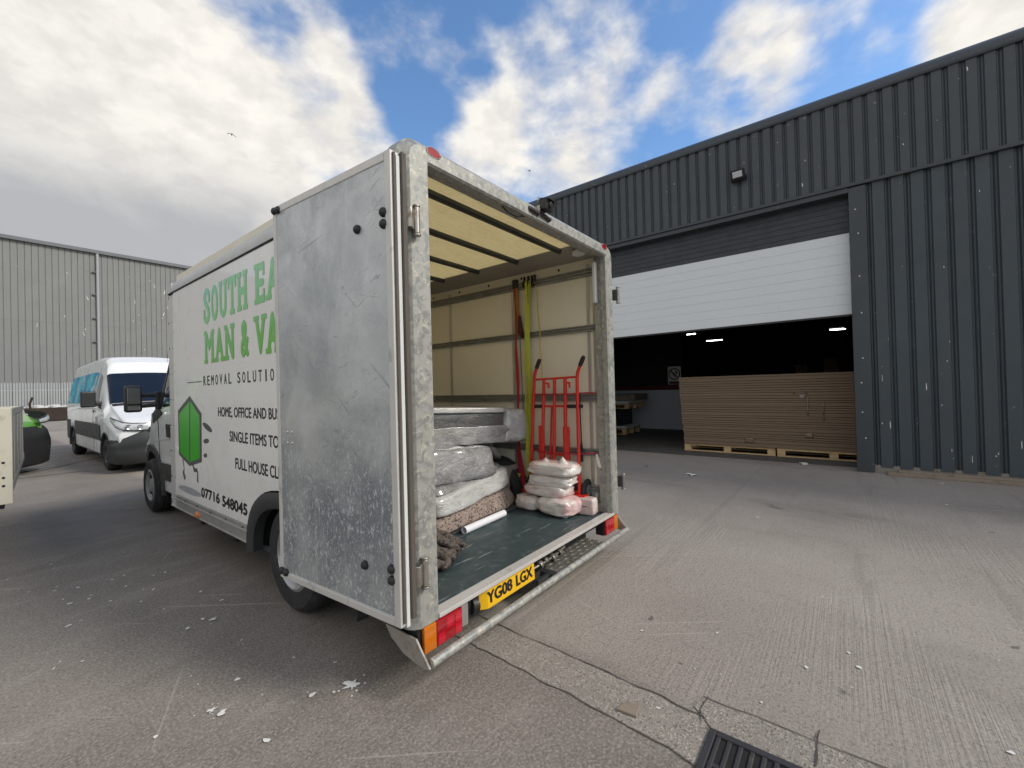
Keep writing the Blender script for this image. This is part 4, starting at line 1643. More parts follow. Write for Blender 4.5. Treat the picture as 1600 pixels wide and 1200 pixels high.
b.prism([(3.385, YR + .142, 2.835), (3.375, YR + .142, 2.795), (3.70, YR + .142, 2.752), (3.70, YR + .142, 2.83)], (0, YF - .092 - YR - .142, 0))
b.prism([(1.62, YR + .142, 2.835), (1.63, YR + .142, 2.795), (1.436, YR + .142, 2.752), (1.436, YR + .142, 2.83)], (0, YF - .092 - YR - .142, 0))
vb(b, 'ceiling_cove', M['cove'])
for y in (2.05, 2.545, 3.07, 3.61, 4.14, 4.68, 5.2):
    b = MB().box(1.60, 3.40, y - .022, y + .022, 2.768, 2.799)
    b.box(1.60, 3.40, y - .012, y + .012, 2.755, 2.768)
    vb(b, 'roof_bow', M['bow'], bev=.004)
for zc, h in ((2.62, .075), (2.083, .062), (1.417, .080), (.891, .066), (.546, .064)):
    for xs, d in ((3.70, -1), (1.435, 1)):
        b = MB()
        x0 = xs
        for a0, a1, t in ((-.5, -.28, .026), (-.28, -.08, .012), (-.08, .12, .026), (.12, .3, .012), (.3, .5, .026)):
            xa, xb = sorted((x0, x0 + d * t))
            for ya, yb in (((YR + .145, 2.255), (3.725, YF - .095)) if d > 0 and zc < .95 else ((YR + .145, YF - .095),)):
                b.box(xa, xb, ya, yb, zc + a0 * h, zc + a1 * h)
        vb(b, 'lashing_rail', M['galv_dark'], bev=.002)
for y, w in ((1.855, .045), (1.925, .030), (2.845, .030), (3.82, .034), (4.80, .03)):
    for xs, d in ((3.70, -1), (1.435, 1)):
        b = MB()
        for za, zb_ in ((.345, .512), (.580, .857), (.926, 1.375), (1.459, 2.051), (2.116, 2.580), (2.66, 2.70)):
            if d > 0 and zb_ < .95 and 2.2 < y < 3.8:
                continue
            xa, xb = sorted((xs, xs + d * .012))
            b.box(xa, xb, y - w / 2, y + w / 2, za, zb_)
        vb(b, 'wall_strip', M['alu'], bev=.002)
b = MB()
for k in range(7):
    b.dome((3.70, 2.25 + .47 * k, 2.705), (-1, 0, 0), .014, .008, 10, 2)
b.each('wall_bolt', M['dark'], van)
b = MB().box(3.60, 3.645, YR + .10, YR + .13, 2.30, 2.68)
vb(b, 'door_stay', M['white_sheet'], bev=.004)
b = MB().cyl((3.48, 1.90, 2.735), (3.48, 1.90, 2.775), .06, 20)
vb(b, 'interior_lamp', M['white_sheet'], bev=.008)

# floor and sill
vb(MB().box(1.436, 3.699, YR + .085, YF - .092, .30, .345), 'load_floor', M['van_floor'])
b = MB().box(1.505, 3.646, YR + .004, YR + .0845, .338, .352)
b.box(1.507, 3.640, YR - .006, YR + .0035, .338, .362)
vb(b, 'rear_sill', M['alu_white'], bev=.003)
b = MB().box(XL + .05, XR - .05, YR + .08, 2.0, .265, .299)
b.box(1.95, 3.2, 2.001, YF, .275, .299)
b.box(1.75, 3.40, YR + .16, YR + .22, .17, .254)
for x in (1.95, 3.15):
    b.box(x, x + .08, YR + .2, 8.0, .17, .253)
for y in (2.4, 3.5, 4.4, 5.3):
    b.box(1.5, 3.6, y, y + .06, .19, .2535)
b.cyl((1.5, ac, .36), (3.6, ac, .36), .06, 10)
vb(b, 'chassis', M['dark'])
# bent black fold behind the plate, tail lamps, number plate
b = MB().cyl((1.80, YR + .06, .262), (1.84, YR + .05, .258), .05, 14)
b.box(1.75, 1.86, YR + .045, YR + .07, .20, .30)
vb(b, 'rubber_buffer', M['black'], smooth=40)
vb(MB().box(1.683, 1.745, YR + .02, YR + .04, .195, .335), 'lamp_bracket', M['alu'], bev=.004)
for (x0, x1, amb) in ((1.402, 1.676, -1), (3.472, 3.728, 1)):
    h = vb(MB().box(x0 - (.02 if amb < 0 else 0), x1 + (.0 if amb < 0 else .01), YR + .02, YR + .10, .190, .334), 'tail_light', M['black'], bev=.005)
    w = (x1 - x0)
    aw = .085
    if amb < 0:
        vb(MB().box(x0 + .002, x0 + aw, YR - .004, YR + .0195, .196, .330), 'indicator_lens', M['amber'], h, bev=.006)
        q0, q1 = x0 + aw + .002, x1 - .002
    else:
        vb(MB().box(x1 - aw, x1 - .002, YR - .004, YR + .0195, .196, .330), 'indicator_lens', M['amber'], h, bev=.006)
        q0, q1 = x0 + .002, x1 - aw - .002
    vb(MB().box(q0, q1, YR - .004, YR + .0195, .196, .330), 'brake_lens', M['redlens'], h, bev=.006)
    b = MB()
    ww = (q1 - q0) / 3
    for i, (k, j) in enumerate(((0, 0), (1, 1), (2, 0), (2, 1))):
        b.box(q0 + ww * k + .008, q0 + ww * (k + 1) - .008, YR - .0052, YR - .003, .204 + .06 * j, .256 + .06 * j)
    vb(b, 'lens_segments', M['redlens2'], h)
pm = MB()
rows = []
for k in range(13):
    x = 1.866 + .528 * k / 12
    yy = YR + .036 - (.030 * max(0, (.03 - (x - 1.866)) / .03) ** 2 * -1)
    rows.append([(x, yy - .02, .212), (x, yy - .014, .330)])
pm.grid(rows)
pl = vb(pm, 'number_plate', M['plate'])
so = pl.modifiers.new('thick', 'SOLIDIFY')
so.thickness = .004
so.offset = 0
t = MB()
put_text(t, 'YG08', (1.902, YR + .0130, .237), (1, 0, 0), (0, .05, .998), .245, .074, .0045)
put_text(t, 'LGX', (2.185, YR + .0130, .237), (1, 0, 0), (0, .05, .998), .185, .074, .0045)
vb(t, 'plate_lettering', M['text'], pl)

# bumper bar with end plates and chequer step
bz = .203
vb(MB().tube([(1.372, 1.612, bz + .002), (2.5, 1.612, bz), (3.73, 1.612, bz - .004)], .023, 16), 'bumper_bar', M['galv'], smooth=50)
for x in (1.352, 3.738):
    vb(MB().prism([(x, 1.95, .300), (x, 1.90, .245), (x, 1.80, .195), (x, 1.65, .172), (x, 1.60, .188), (x, 1.665, .258), (x, 1.70, .300)], (.012, 0, 0)), 'bumper_end_plate', M['end_plate'], bev=.003)
cp = MB().box(2.62, 3.36, 1.636, 1.86, .176, .186)
stp = vb(cp, 'rear_step', M['chequer'], bev=.003)
b = MB()
for i in range(14):
    for j in range(5):
        d = V(.014, .007, 0) if (i + j) % 2 else V(.014, -.007, 0)
        b.obox((2.66 + .052 * i, 1.66 + .045 * j, .187), d, V(-d.y * .35, d.x * .35, 0), (0, 0, .002))
vb(b, 'tread_pattern', M['chequer'], stp)
b = MB().box(2.56, 2.62, 1.64, 1.95, .150, .190)
b.box(2.42, 2.56, 1.70, 1.73, .15, .19)
b.box(2.42, 2.56, 1.78, 1.81, .15, .19)
vb(b, 'step_bracket', M['trim'], bev=.004)
b = MB()
for (x, s_) in ((2.50, .024), (2.57, .018), (2.66, .026), (2.76, .02)):
    b.lathe([(s_, -.02), (s_ * 1.2, 0), (s_, .02), (.004, .03), (.001, .03)], (x, 1.74, .268 + .006 * math.sin(x * 30)), (1, .2, .1), 8)
b.tube([(2.42, 1.75, .262), (2.52, 1.73, .272), (2.7, 1.74, .27), (2.85, 1.75, .285)], .009, 7)
vb(b, 'latch_gear', M['steel'], smooth=45)
# small square of pale plastic caught in the corner of the floor
vb(MB().box(1.53, 1.575, YR + .09, YR + .13, .346, .40), 'floor_corner_block', plain('pale_green_plastic', (.36, .50, .45), .4), bev=.004)
vb(MB().dome((1.515, YR + .06, .47), (.9, -.4, 0), .03, .016, 12, 3), 'door_buffer', M['steel'])

# ---- open rear doors (each leaf hinged on the frame and folded along the side)


def door_leaf(sgn):
    """sgn -1 = left leaf (seen), +1 = right leaf on the far side"""
    hx = 1.250 if sgn < 0 else 2 * XC - 1.250
    u = V(-.0640 * -sgn * -1 if False else .064 * sgn, .998, 0)
    n = V(sgn * .998, -.064, 0) if sgn > 0 else V(-.998, -.064, 0)
    u = V(.064 * sgn, .998, 0)
    H0 = V(hx, 1.672 if sgn < 0 else 1.84, 0)
    Wd, z0, z1, T = 1.092, .408, 2.682, .052

    def P(a, d, z):
        return H0 + u * a + n * d + V(0, 0, z)

    def bx(a0, a1, d0, d1, za, zb_):
        c = P((a0 + a1) / 2, (d0 + d1) / 2, (za + zb_) / 2)
        return (c, u * ((a1 - a0) / 2), n * ((d1 - d0) / 2), V(0, 0, (zb_ - za) / 2))
    core = MB().obox(*bx(.008, Wd - .008, -T, -.004, z0 + .008, z1 - .008))
    dl = core.build('rear_door', M['white_paint'], van)
    MB().obox(*bx(.046, Wd - .04, -.0035, .0, z0 + .046, z1 - .046)).build('inner_sheet', M['door_sheet'], dl)
    f = MB()
    f.obox(*bx(0, .045, -T, .004, z0, z1))
    f.obox(*bx(Wd - .036, Wd, -T, .004, z0, z1))
    f.obox(*bx(.0455, Wd - .0365, -T, .004, z0, z0 + .04))
    f.obox(*bx(.0455, Wd - .0365, -T, .004, z1 - .045, z1))
    f.build('edge_frame', M['alu_white'], dl, 0, .005)
    s = MB()
    s.obox(*bx(-.011, -.001, -.022, -.008, z0 + .02, z1 - .01))
    s.obox(*bx(-.026, -.001, -.075, -.048, z0 + .03, z1 - .0))
    s.build('door_seal', plain('brown_rubber_seal', (.10, .085, .07), .7, 0, .2, 6), dl, 0, .004)
    e = MB().obox(*bx(-.012, -.001, -.046, -.024, z0 - .004, z1 - .02))
    e.build('hinge_edge', M['white_dirty'], dl, 0, .004)
    bl = MB()
    for a, z in ((Wd - .022, 2.655), (Wd - .064, 2.652), (.26, 2.355), (.058, 2.392), (.058, 2.335), (Wd - .022, .452), (Wd - .070, .449), (.26, .655), (.058, .678), (.058, .625)):
        bl.dome(P(a, .003, z), n, .0235, .02, 14, 5)
    bl.each('rubber_buffer', M['black'], dl, 50)
    rv = MB()
    for a, z in ((Wd - .165, 1.30), (Wd - .115, 1.30), (Wd - .165, 1.235), (Wd - .115, 1.235)):
        rv.dome(P(a, .001, z), n, .009, .006, 10, 3)
    rv.each('rivet', M['chrome'], dl, 50)
    # strap hinges wrapped round the post to a knuckle on its face
    for zc in (2.385, .618):
        kx = 1.404 if sgn < 0 else 2 * XC - 1.404 + .0
        ex = XL - .004 if sgn < 0 else XR + .004
        if sgn > 0:
            kx = XR + .035
        b = MB()
        hh = .052
        pth = [(hx - sgn * .045, 1.672), (ex + sgn * .004, 1.672), (ex - sgn * .012 if sgn < 0 else ex + .01, 1.655), (kx + sgn * .02 if sgn < 0 else kx - .01, YR - .022)]
        pth = [V(x, y, 0) for x, y in pth]
        rows = []
        for p in pth:
            rows.append([p + V(0, .004, zc - hh), p + V(0, .004, zc + hh), p + V(0, -.005, zc + hh), p + V(0, -.005, zc - hh)])
        b.grid(rows, closev=True)
        b.f.append(tuple(len(b.v) - 4 + k for k in range(4)))
        hg = b.build('hinge', M['steel'], dl, 30, .003)
        if sgn > 0:
            MB().box(XR - .004, kx, YR - .03, YR + .02, zc - .05, zc + .05).build('hinge_block', M['iron'], hg, 0, .004)
        k = MB().cyl((kx, YR - .022, zc - .066), (kx, YR - .022, zc + .066), .017, 14)
        k.cyl((kx, YR - .022, zc - .079), (kx, YR - .022, zc - .068), .021, 14)
        k.cyl((kx, YR - .022, zc + .068), (kx, YR - .022, zc + .077), .019, 14)
        k.build('knuckle', M['steel'], hg, 50, .002)
    return dl


door_leaf(-1)
door_leaf(1)

# ---- lettering and emblem on the side panel
XT = XL - .0012


def slab(mb, ch, y0, y1, z0, z1, serifs, fat=.0155, k=[0]):
    k[0] += 1
    put_text(mb, ch, (XT, y0, z0), (0, -1, 0), (0, 0, 1), y0 - y1, z1 - z0, fat)
    w, h = y0 - y1, z1 - z0
    for (a0, a1, b0, b1) in serifs:
        x = XT - .0016
        mb.add([(x, y0 - w * a0, z0 + h * b0), (x, y0 - w * a1, z0 + h * b0), (x, y0 - w * a1, z0 + h * b1), (x, y0 - w * a0, z0 + h * b1)], [(0, 1, 2, 3)])


SE = {'S': [(.74, 1.0, .58, .86), (0, .26, .14, .42)], 'O': [], 'U': [(-.06, .40, .87, 1), (.60, 1.06, .87, 1)], 'T': [(.22, .78, 0, .13), (-.02, .14, .68, 1), (.86, 1.02, .68, 1)],
      'H': [(-.06, .42, 0, .13), (-.06, .42, .87, 1), (.58, 1.06, 0, .13), (.58, 1.06, .87, 1)], 'E': [(-.10, .3, 0, .13), (-.10, .3, .87, 1), (.84, 1.02, 0, .34), (.84, 1.02, .66, 1)],
      'A': [(-.10, .36, 0, .13), (.64, 1.10, 0, .13)], 'M': [(-.06, .30, 0, .12), (.70, 1.06, 0, .12), (-.06, .2, .88, 1), (.8, 1.06, .88, 1)], 'N': [(-.08, .40, 0, .13), (-.08, .2, .87, 1), (.62, 1.08, .87, 1)],
      'V': [(-.10, .38, .87, 1), (.62, 1.10, .87, 1)], '&': []}
L1 = MB()
y = 4.60
for ch, w, gap in (('S', .165, .030), ('O', .168, .034), ('U', .165, .034), ('T', .168, .034), ('H', .180, .155), ('E', .160, .040), ('A', .20, .03), ('S', .165, .03), ('T', .168, 0)):
    slab(L1, ch, y, y - w, lerp(2.178, 2.205, (4.6 - y) / 1.2), 2.503, SE[ch])
    y -= w + gap
y = 4.585
for ch, w, gap in (('M', .225, .040), ('A', .19, .040), ('N', .190, .135), ('&', .165, .110), ('V', .19, .015), ('A', .19, .04), ('N', .19, 0)):
    slab(L1, ch, y, y - w, 1.822, 2.118, SE[ch])
    y -= w + gap
vb(L1, 'company_lettering', M['green_print'], side)
L2 = MB()
y = 4.640
for wd, w in (('REMOVAL', .71), ('SOLUTIONS', .905)):
    n = len(wd)
    cw = w / n
    for i, ch in enumerate(wd):
        ww = cw * (.22 if ch == 'I' else .60)
        put_text(L2, ch, (XT, y - cw * i - (cw * .19 if ch == 'I' else 0), 1.625), (0, -1, 0), (0, 0, 1), ww, .088, .002)
    y -= w + .085
vb(L2, 'slogan_lettering', M['text'], side)
L2 = MB()
put_text(L2, 'HOME, OFFICE AND BUS', (XT, 4.288, 1.336), (0, -1, 0), (0, 0, 1), 1.185, .096, .003)
vb(L2, 'service_lettering', M['text'], side)
L2 = MB()
put_text(L2, 'SINGLE ITEMS TO L', (XT, 4.035, 1.148), (0, -1, 0), (0, 0, 1), 1.00, .088, .003)
vb(L2, 'service_lettering', M['text'], side)
L2 = MB()
put_text(L2, 'FULL HOUSE CLE', (XT, 3.924, .932), (0, -1, 0), (0, 0, 1), .825, .090, .003)
vb(L2, 'service_lettering', M['text'], side)
L2 = MB()
put_text(L2, '07716', (XT, 4.762, .588), (0, -1, 0), (0, 0, 1), .475, .094, .0075)
put_text(L2, '548045', (XT, 4.235, .580), (0, -1, 0), (0, 0, 1), .535, .097, .0075)
vb(L2, 'phone_number', M['text'], side)
L2 = MB()
L2.add([(XT, 5.10, 1.660), (XT, 4.69, 1.660), (XT, 4.69, 1.668), (XT, 5.10, 1.668)], [(0, 1, 2, 3)])
vb(L2, 'slogan_dash', M['text'], side)


def poly(mb, pts, x):
    mb.add([(x, y_, z_) for y_, z_ in pts], [tuple(range(len(pts)))])


E1 = MB()
poly(E1, [(5.045, 1.535), (5.425, 1.385), (5.42, .935), (5.085, .845), (4.730, .915), (4.712, 1.368)], XT)
emb = vb(E1, 'emblem_outline', M['logo_grey'], side)
E2 = MB()
poly(E2, [(5.052, 1.480), (5.385, 1.352), (5.382, .960), (5.090, .888)], XT - .0008)
poly(E2, [(5.018, 1.480), (4.765, 1.345), (4.778, .945), (5.060, .888)], XT - .0008)
vb(E2, 'emblem_green', M['green_box'], side)
E3 = MB()
def stroke(mb, pts, w, x):
    rows = []
    for i, p in enumerate(pts):
        a, b_ = pts[max(i - 1, 0)], pts[min(i + 1, len(pts) - 1)]
        d = V(0, b_[0] - a[0], b_[1] - a[1]).normalized()
        nn = V(0, -d.z, d.y) * (w[i] if isinstance(w, list) else w)
        rows.append([V(x, *p) + nn, V(x, *p) - nn])
    mb.grid(rows)
stroke(E3, [(5.30, .90), (5.27, .84), (5.26, .80), (5.285, .765), (5.25, .715), (5.215, .72)], [.012, .012, .010, .026, .03, .012], XT)
stroke(E3, [(4.99, .865), (4.95, .82), (4.87, .825), (4.85, .80), (4.86, .725), (4.835, .715)], [.014, .022, .018, .016, .02, .010], XT)
for (yc, zc, a, b_, r) in ((4.565, 1.245, .125, .028, .25), (4.60, 1.118, .075, .022, -.1), (4.63, .985, .048, .020, -.1)):
    pts = []
    for k in range(18):
        q = 2 * math.pi * k / 18
        dx, dz = a * math.cos(q), b_ * math.sin(q)
        pts.append((yc + dx * math.cos(r) - dz * math.sin(r), zc + dx * math.sin(r) + dz * math.cos(r)))
    poly(E3, pts, XT)
E3.each('emblem_mark', M['logo_grey'], side)
E4 = MB()
poly(E4, [(5.10 + .35 * math.cos(2 * math.pi * k / 24), .602 + .034 * math.sin(2 * math.pi * k / 24)) for k in range(24)], XT)
vb(E4, 'emblem_shadow', M['logo_shadow'], side)

# ---- cab: lofted body, nose at the far end
cabL = 2.66
ST = [(0.0, .36, .62, .82, .70, .78, .62, .06), (.10, .30, .66, 1.00, .86, .90, .78, .08), (.40, .28, .78, 1.17, .96, .99, .84, .08),
      (.92, .28, .98, 1.36, 1.02, 1.045, .92, .06), (1.08, .28, 1.30, 1.42, 1.03, 1.06, .97, .05), (1.80, .28, 1.34, 2.20, 1.03, 1.06, .985, .10),
      (2.08, .28, 1.34, 2.34, 1.03, 1.06, .97, .12), (cabL, .28, 1.34, 2.38, 1.03, 1.06, .97, .12)]
CB = Body(ST)


def flip(mb, yn):
    """cab is modelled nose first; turn it round so the nose points away from the camera"""
    mb.v = [V(XC - p.x, yn - p.y, p.z) for p in mb.v]
    return mb


YN = YF + cabL - .012
wy = YN - 7.33
cab = vb(flip(CB.mesh([(wy, .37, .46)]), YN), 'cab', M['white_paint'], smooth=32)
for sd in (1, -1):
    vb(flip(CB.patch([(1.42, 2.10), (2.60, 2.10), (2.60, 2.86), (1.84, 2.86)], sd), YN), 'side_window', M['glass'], cab)
    q = MB()
    for quad in ([(1.12, 2.02), (1.46, 2.02), (1.88, 2.95), (1.74, 2.95)], [(1.16, 1.88), (1.62, 1.99), (1.44, 2.16), (1.18, 2.12)], [(1.86, 2.86), (2.60, 2.86), (2.60, 2.94), (1.82, 2.94)]):
        z_ = CB.patch(quad, sd, .010)
        q.add(z_.v, z_.f)
    vb(flip(q, YN), 'window_surround', M['black'], cab)
    z_ = CB.patch([(wy + .44, 1.15), (2.62, 1.15), (2.62, 1.36), (wy + .44, 1.36)], sd, .022)
    vb(flip(z_, YN), 'rubbing_strip', M['trim'], cab)
    h_ = CB.patch([(1.84, 1.70), (1.99, 1.70), (1.99, 1.86), (1.84, 1.86)], sd, .03)
    vb(flip(h_, YN), 'door_handle', M['black'], cab)
    z_ = CB.patch([(1.02, 1.62), (2.62, 1.72), (2.62, 1.735), (1.02, 1.635)], sd, .006)
    vb(flip(z_, YN), 'swage_line', M['white_dirty'], cab)
    z_ = CB.patch([(1.38, 1.06), (1.395, 1.06), (1.395, 1.98), (1.38, 1.98)], sd, .004)
    vb(flip(z_, YN), 'door_gap', M['dark'], cab)
    b = MB()
    rows = []
    for k in range(25):
        a = math.pi * (-.06 + 1.12 * k / 24)
        pr_ = []
        for r_, d in ((.545, -.006), (.53, .022), (.475, .026), (.44, .012), (.43, -.08)):
            yy, zz = wy + r_ * math.cos(a), .37 + r_ * math.sin(a)
            zz = max(zz, .285)
            wx = max(abs(CB.pt(yy, min(2.0, 1.0 + max(0, (zz - .35)) / max(.2, CB.par(yy)[2] - .35)), 1).x), .85)
            pr_.append((sd * (wx + d), yy, zz))
        rows.append(pr_)
    b.grid(rows)
    vb(flip(b, YN), 'wheel_arch', M['trim'], cab, smooth=50)
    # mirror: big two-part head on a double arm
    mx, my = sd * 1.30, 1.40
    b = MB().obox((mx, my, 1.515), (.085, .014, 0), (0, .055, 0), (0, 0, .165))
    hd = vb(flip(b, YN), 'door_mirror', M['black'], cab, bev=.03, seg=3)
    b = MB().obox((mx, my + .058, 1.550), (.064, .011, 0), (0, .003, 0), (0, 0, .095))
    b.obox((mx, my + .058, 1.405), (.064, .011, 0), (0, .003, 0), (0, 0, .030))
    vb(flip(b, YN), 'mirror_glass', M['mirror'], hd, bev=.012)
    b = MB().tube([(sd * 1.28, my, 1.56), (sd * 1.10, my + .02, 1.56), (sd * .98, my + .05, 1.55)], .028, 8)
    b.tube([(sd * 1.28, my, 1.42), (sd * 1.10, my + .02, 1.43), (sd * .98, my + .05, 1.44)], .026, 8)
    b.obox((sd * 1.04, my + .04, 1.49), (.05, 0, 0), (0, .04, 0), (0, 0, .11))
    vb(flip(b, YN), 'mirror_arm', M['black'], hd, bev=.012)
z_ = MB()
for sd in (1, -1):
    q = CB.patch([(1.14, 4.05), (1.78, 4.05), (1.78, 5.0), (1.14, 5.0)], sd, .008)
    z_.add(q.v, q.f)
vb(flip(z_, YN), 'windscreen', M['glass'], cab)
for sd in (1, -1):
    q = CB.patch([(.03, 2.2), (.42, 2.2), (.42, 2.9), (.06, 2.9)], sd, .006)
    vb(flip(q, YN), 'headlight', M['lens'], cab)
b = MB().box(XC - .9, XC + .9, YN - .25, YN + .03, .26, .52)
vb(b, 'front_bumper', M['trim'], bev=.04, seg=3)
# wheels
for x, o_ in ((1.388 + .115, -1), (2 * XC - 1.388 - .115, 1)):
    wheel(van, x, 3.07, .385, .385, .235, o_)
for x, o_ in ((1.495 + .115, -1), (2 * XC - 1.495 - .115, 1)):
    w_ = wheel(van, x, 7.33, .355, .355, .23, o_, mats=('rubber', 'hubcap'))
b = MB().box(1.42, 1.62, 2.32, 2.335, .16, .40)
vb(b, 'mud_flap', M['rubber'])

# ================================================================ load in the van
FZ = .345
# top piece: long sofa arm in bubble wrap
A, B_ = V(2.45, 3.05, 0), V(3.66, 2.66, 0)
bk = V(.16, .5, 0)


def up(p, z):
    return V(p.x, p.y, z)


sf = empty('wrapped_sofa', (3.0, 3.0, .97))
tag(sf, 'long bubble wrapped sofa piece lying on top of the load', 'wrapped furniture')
cA, cB = A.lerp(B_, 0), A.lerp(B_, .80)
slab8([up(cA, 1.035), up(cB, .985), up(cB + bk, .985), up(cA + bk, 1.035), up(cA, 1.345), up(cB, 1.305), up(cB + bk, 1.315), up(cA + bk, 1.355)], (16, 8, 6), .008, 1).build('dark_body', M['wrap_dark'], sf, 60)
slab8([up(A + V(-.01, -.022, 0), 1.02), up(A.lerp(B_, .83) + V(0, -.022, 0), .975), up(A.lerp(B_, .83), .975), up(A, 1.02), up(A + V(-.01, -.012, 0), 1.175), up(A.lerp(B_, .83) + V(0, -.012, 0), 1.15), up(A.lerp(B_, .83), 1.15), up(A, 1.175)], (16, 8, 6), .012, 4, fr=9).build('grey_lower_wrap', M['wrap_mid'], sf, 60)
c2 = A.lerp(B_, .74)
slab8([up(c2 + V(-.02, -.030, 0), .955), up(B_ + V(0, -.015, 0), .968), up(B_ + bk * .8, .97), up(c2 + bk * .9, .97), up(c2 + V(.06, -.026, 0), 1.308), up(B_ + V(-.03, -.012, 0), 1.302), up(B_ + bk * .8, 1.31), up(c2 + bk * .9, 1.32)], (16, 8, 6), .018, 2, fr=8).build('bubble_wrapped_end', M['bubble'], sf, 60)
slab8([up(A + V(0, -.018, 0), 1.315), up(cB + V(0, -.018, 0), 1.272), up(cB + bk, 1.30), up(A + bk, 1.34), up(A + V(0, -.018, 0), 1.374), up(cB + V(0, -.018, 0), 1.332), up(cB + bk, 1.345), up(A + bk, 1.385)], (12, 6, 3), .004, 3).build('pale_top', M['wrap_pale'], sf, 60)
# middle piece
o = slab8([V(2.3, 2.66, .72), V(3.14, 2.60, .70), V(3.2, 3.1, .72), V(2.4, 3.2, .72), V(2.3, 2.72, 1.03), V(3.06, 2.66, .985), V(3.15, 3.1, 1.0), V(2.4, 3.2, 1.03)], (14, 8, 6), .035, 6, fr=4).build('wrapped_sofa_cushion', M['wrap_mid'], None, 60)
tag(o, 'grey crinkly wrapped cushion squeezed between the top sofa piece and the mattress', 'wrapped furniture')
o = slab8([V(3.16, 2.70, .86), V(3.26, 2.68, .82), V(3.3, 3.0, .82), V(3.2, 3.0, .86), V(3.10, 2.72, .96), V(3.20, 2.70, .955), V(3.25, 3.0, .96), V(3.15, 3.0, .965)], (6, 4, 4), .012, 7, fr=8).build('dark_cushion', M['foam'], None, 50)
tag(o, 'dark bare cushion end sticking out beside the grey wrapped cushion', 'cushion')
o = slab8([V(3.1, 3.2, .73), V(3.66, 3.1, .72), V(3.66, 3.35, .72), V(3.1, 3.4, .73), V(3.1, 3.2, .955), V(3.66, 3.1, .93), V(3.66, 3.35, .94), V(3.1, 3.4, .955)], (8, 4, 4), .008, 17).build('wrapped_board', M['wrap_mid'], None, 50)
tag(o, 'flat grey wrapped panel at the back of the load behind the dark cushion', 'wrapped furniture')
# lower pale mattress
o = slab8([V(2.25, 2.52, .490), V(3.42, 2.66, .545), V(3.45, 3.3, .53), V(2.3, 3.3, .47), V(2.25, 2.52, .660), V(3.40, 2.70, .745), V(3.42, 3.3, .745), V(2.3, 3.3, .70)], (18, 10, 6), .022, 8, fr=4).build('wrapped_mattress', M['wrap_pale'], None, 60)
tag(o, 'pale translucent wrapped mattress near the bottom of the load', 'wrapped furniture')
o = slab8([V(2.3, 2.56, .655), V(3.36, 2.74, .740), V(3.4, 3.2, .72), V(2.3, 3.2, .68), V(2.3, 2.60, .72), V(3.34, 2.80, .775), V(3.4, 3.2, .775), V(2.3, 3.2, .76)], (14, 8, 4), .016, 18, fr=5).build('grey_wrapped_pad', M['wrap_mid'], None, 60)
tag(o, 'thin grey wrapped pad lying on the pale mattress', 'wrapped furniture')
# blankets
o = slab8([V(2.2, 2.50, FZ + .022), V(3.44, 2.60, FZ + .024), V(3.5, 3.2, FZ + .03), V(2.2, 3.2, FZ + .03), V(2.2, 2.50, .49), V(3.38, 2.66, .55), V(3.45, 3.2, .54), V(2.2, 3.2, .49)], (20, 8, 6), .026, 9, fr=5).build('moving_blanket', M['blanket'], None, 60)
tag(o, 'brown patterned blanket folded flat under the pale mattress', 'blanket')
o = slab8([V(2.3, 2.53, FZ), V(3.52, 2.565, FZ), V(3.55, 3.2, FZ), V(2.3, 3.2, FZ), V(2.3, 2.53, FZ + .02), V(3.52, 2.575, FZ + .03), V(3.55, 3.2, FZ + .03), V(2.3, 3.2, FZ + .02)], (14, 6, 3), .004, 19).build('dark_mat', M['foam'], None, 50)
tag(o, 'thin dark mat on the van floor under the patterned blanket', 'mat')
# rumpled end of a blanket: a soft heap with loose folds spilling forward
mb = pillow((1.98, 2.52, FZ + .06), (.27, .20, .085), .2, .9, 31, .20, 56, 30, 0, 1.8)
fo = random.Random(12)
for (p, r) in (([(1.96, 2.50, .50), (2.06, 2.36, .47), (2.12, 2.24, .415), (2.13, 2.17, .385)], [.03, .055, .05, .028]),
               ([(2.08, 2.52, .47), (2.17, 2.40, .45), (2.22, 2.29, .40), (2.235, 2.22, .375)], [.03, .05, .045, .022]),
               ([(1.84, 2.45, .49), (1.93, 2.30, .46), (1.98, 2.18, .41), (2.03, 2.11, .378)], [.03, .06, .055, .026]),
               ([(1.75, 2.36, .46), (1.80, 2.24, .43), (1.88, 2.13, .39), (1.95, 2.08, .372)], [.03, .055, .045, .02]),
               ([(2.20, 2.34, .40), (2.10, 2.22, .385), (2.0, 2.15, .38), (1.88, 2.07, .370)], [.02, .04, .045, .02]),
               ([(1.78, 2.58, .47), (1.95, 2.60, .53), (2.14, 2.60, .50), (2.28, 2.56, .43)], [.03, .06, .05, .03])):
    P_ = [Vector(q) for q in p]
    path, rad = [], []
    for k in range(25):
        t = k / 24 * (len(P_) - 1)
        i = min(int(t), len(P_) - 2)
        f = t - i
        f2 = f * f * (3 - 2 * f)
        path.append(P_[i].lerp(P_[i + 1], f) + V(.008 * math.sin(k * .5 + r[1] * 90), .006 * math.cos(k * .4), .004 * math.sin(k * .6)))
        rad.append(.72 * lerp(r[i], r[i + 1], f2) * (1 + .07 * math.sin(k * .6 + r[1] * 200)))
    q = MB().tube(path, rad, 18)
    for v in q.v:
        n_ = mnoise.noise(v * 16) * .010
        v.x += n_
        v.z = max(FZ + .002, v.z + n_)
    mb.add(q.v, q.f)
o = mb.build('rumpled_blanket', M['blanket_dark'], None, 75)
tag(o, 'dark brown blanket bunched up in loose folds at the left of the van floor', 'blanket')
tb = MB().lathe([(.0305, 0), (.0305, .56), (.026, .56), (.026, 0)], (2.485, 2.475, FZ + .031), V(.995, .06, 0), 24, True).build('white_tube', M['tube'], None, 50)
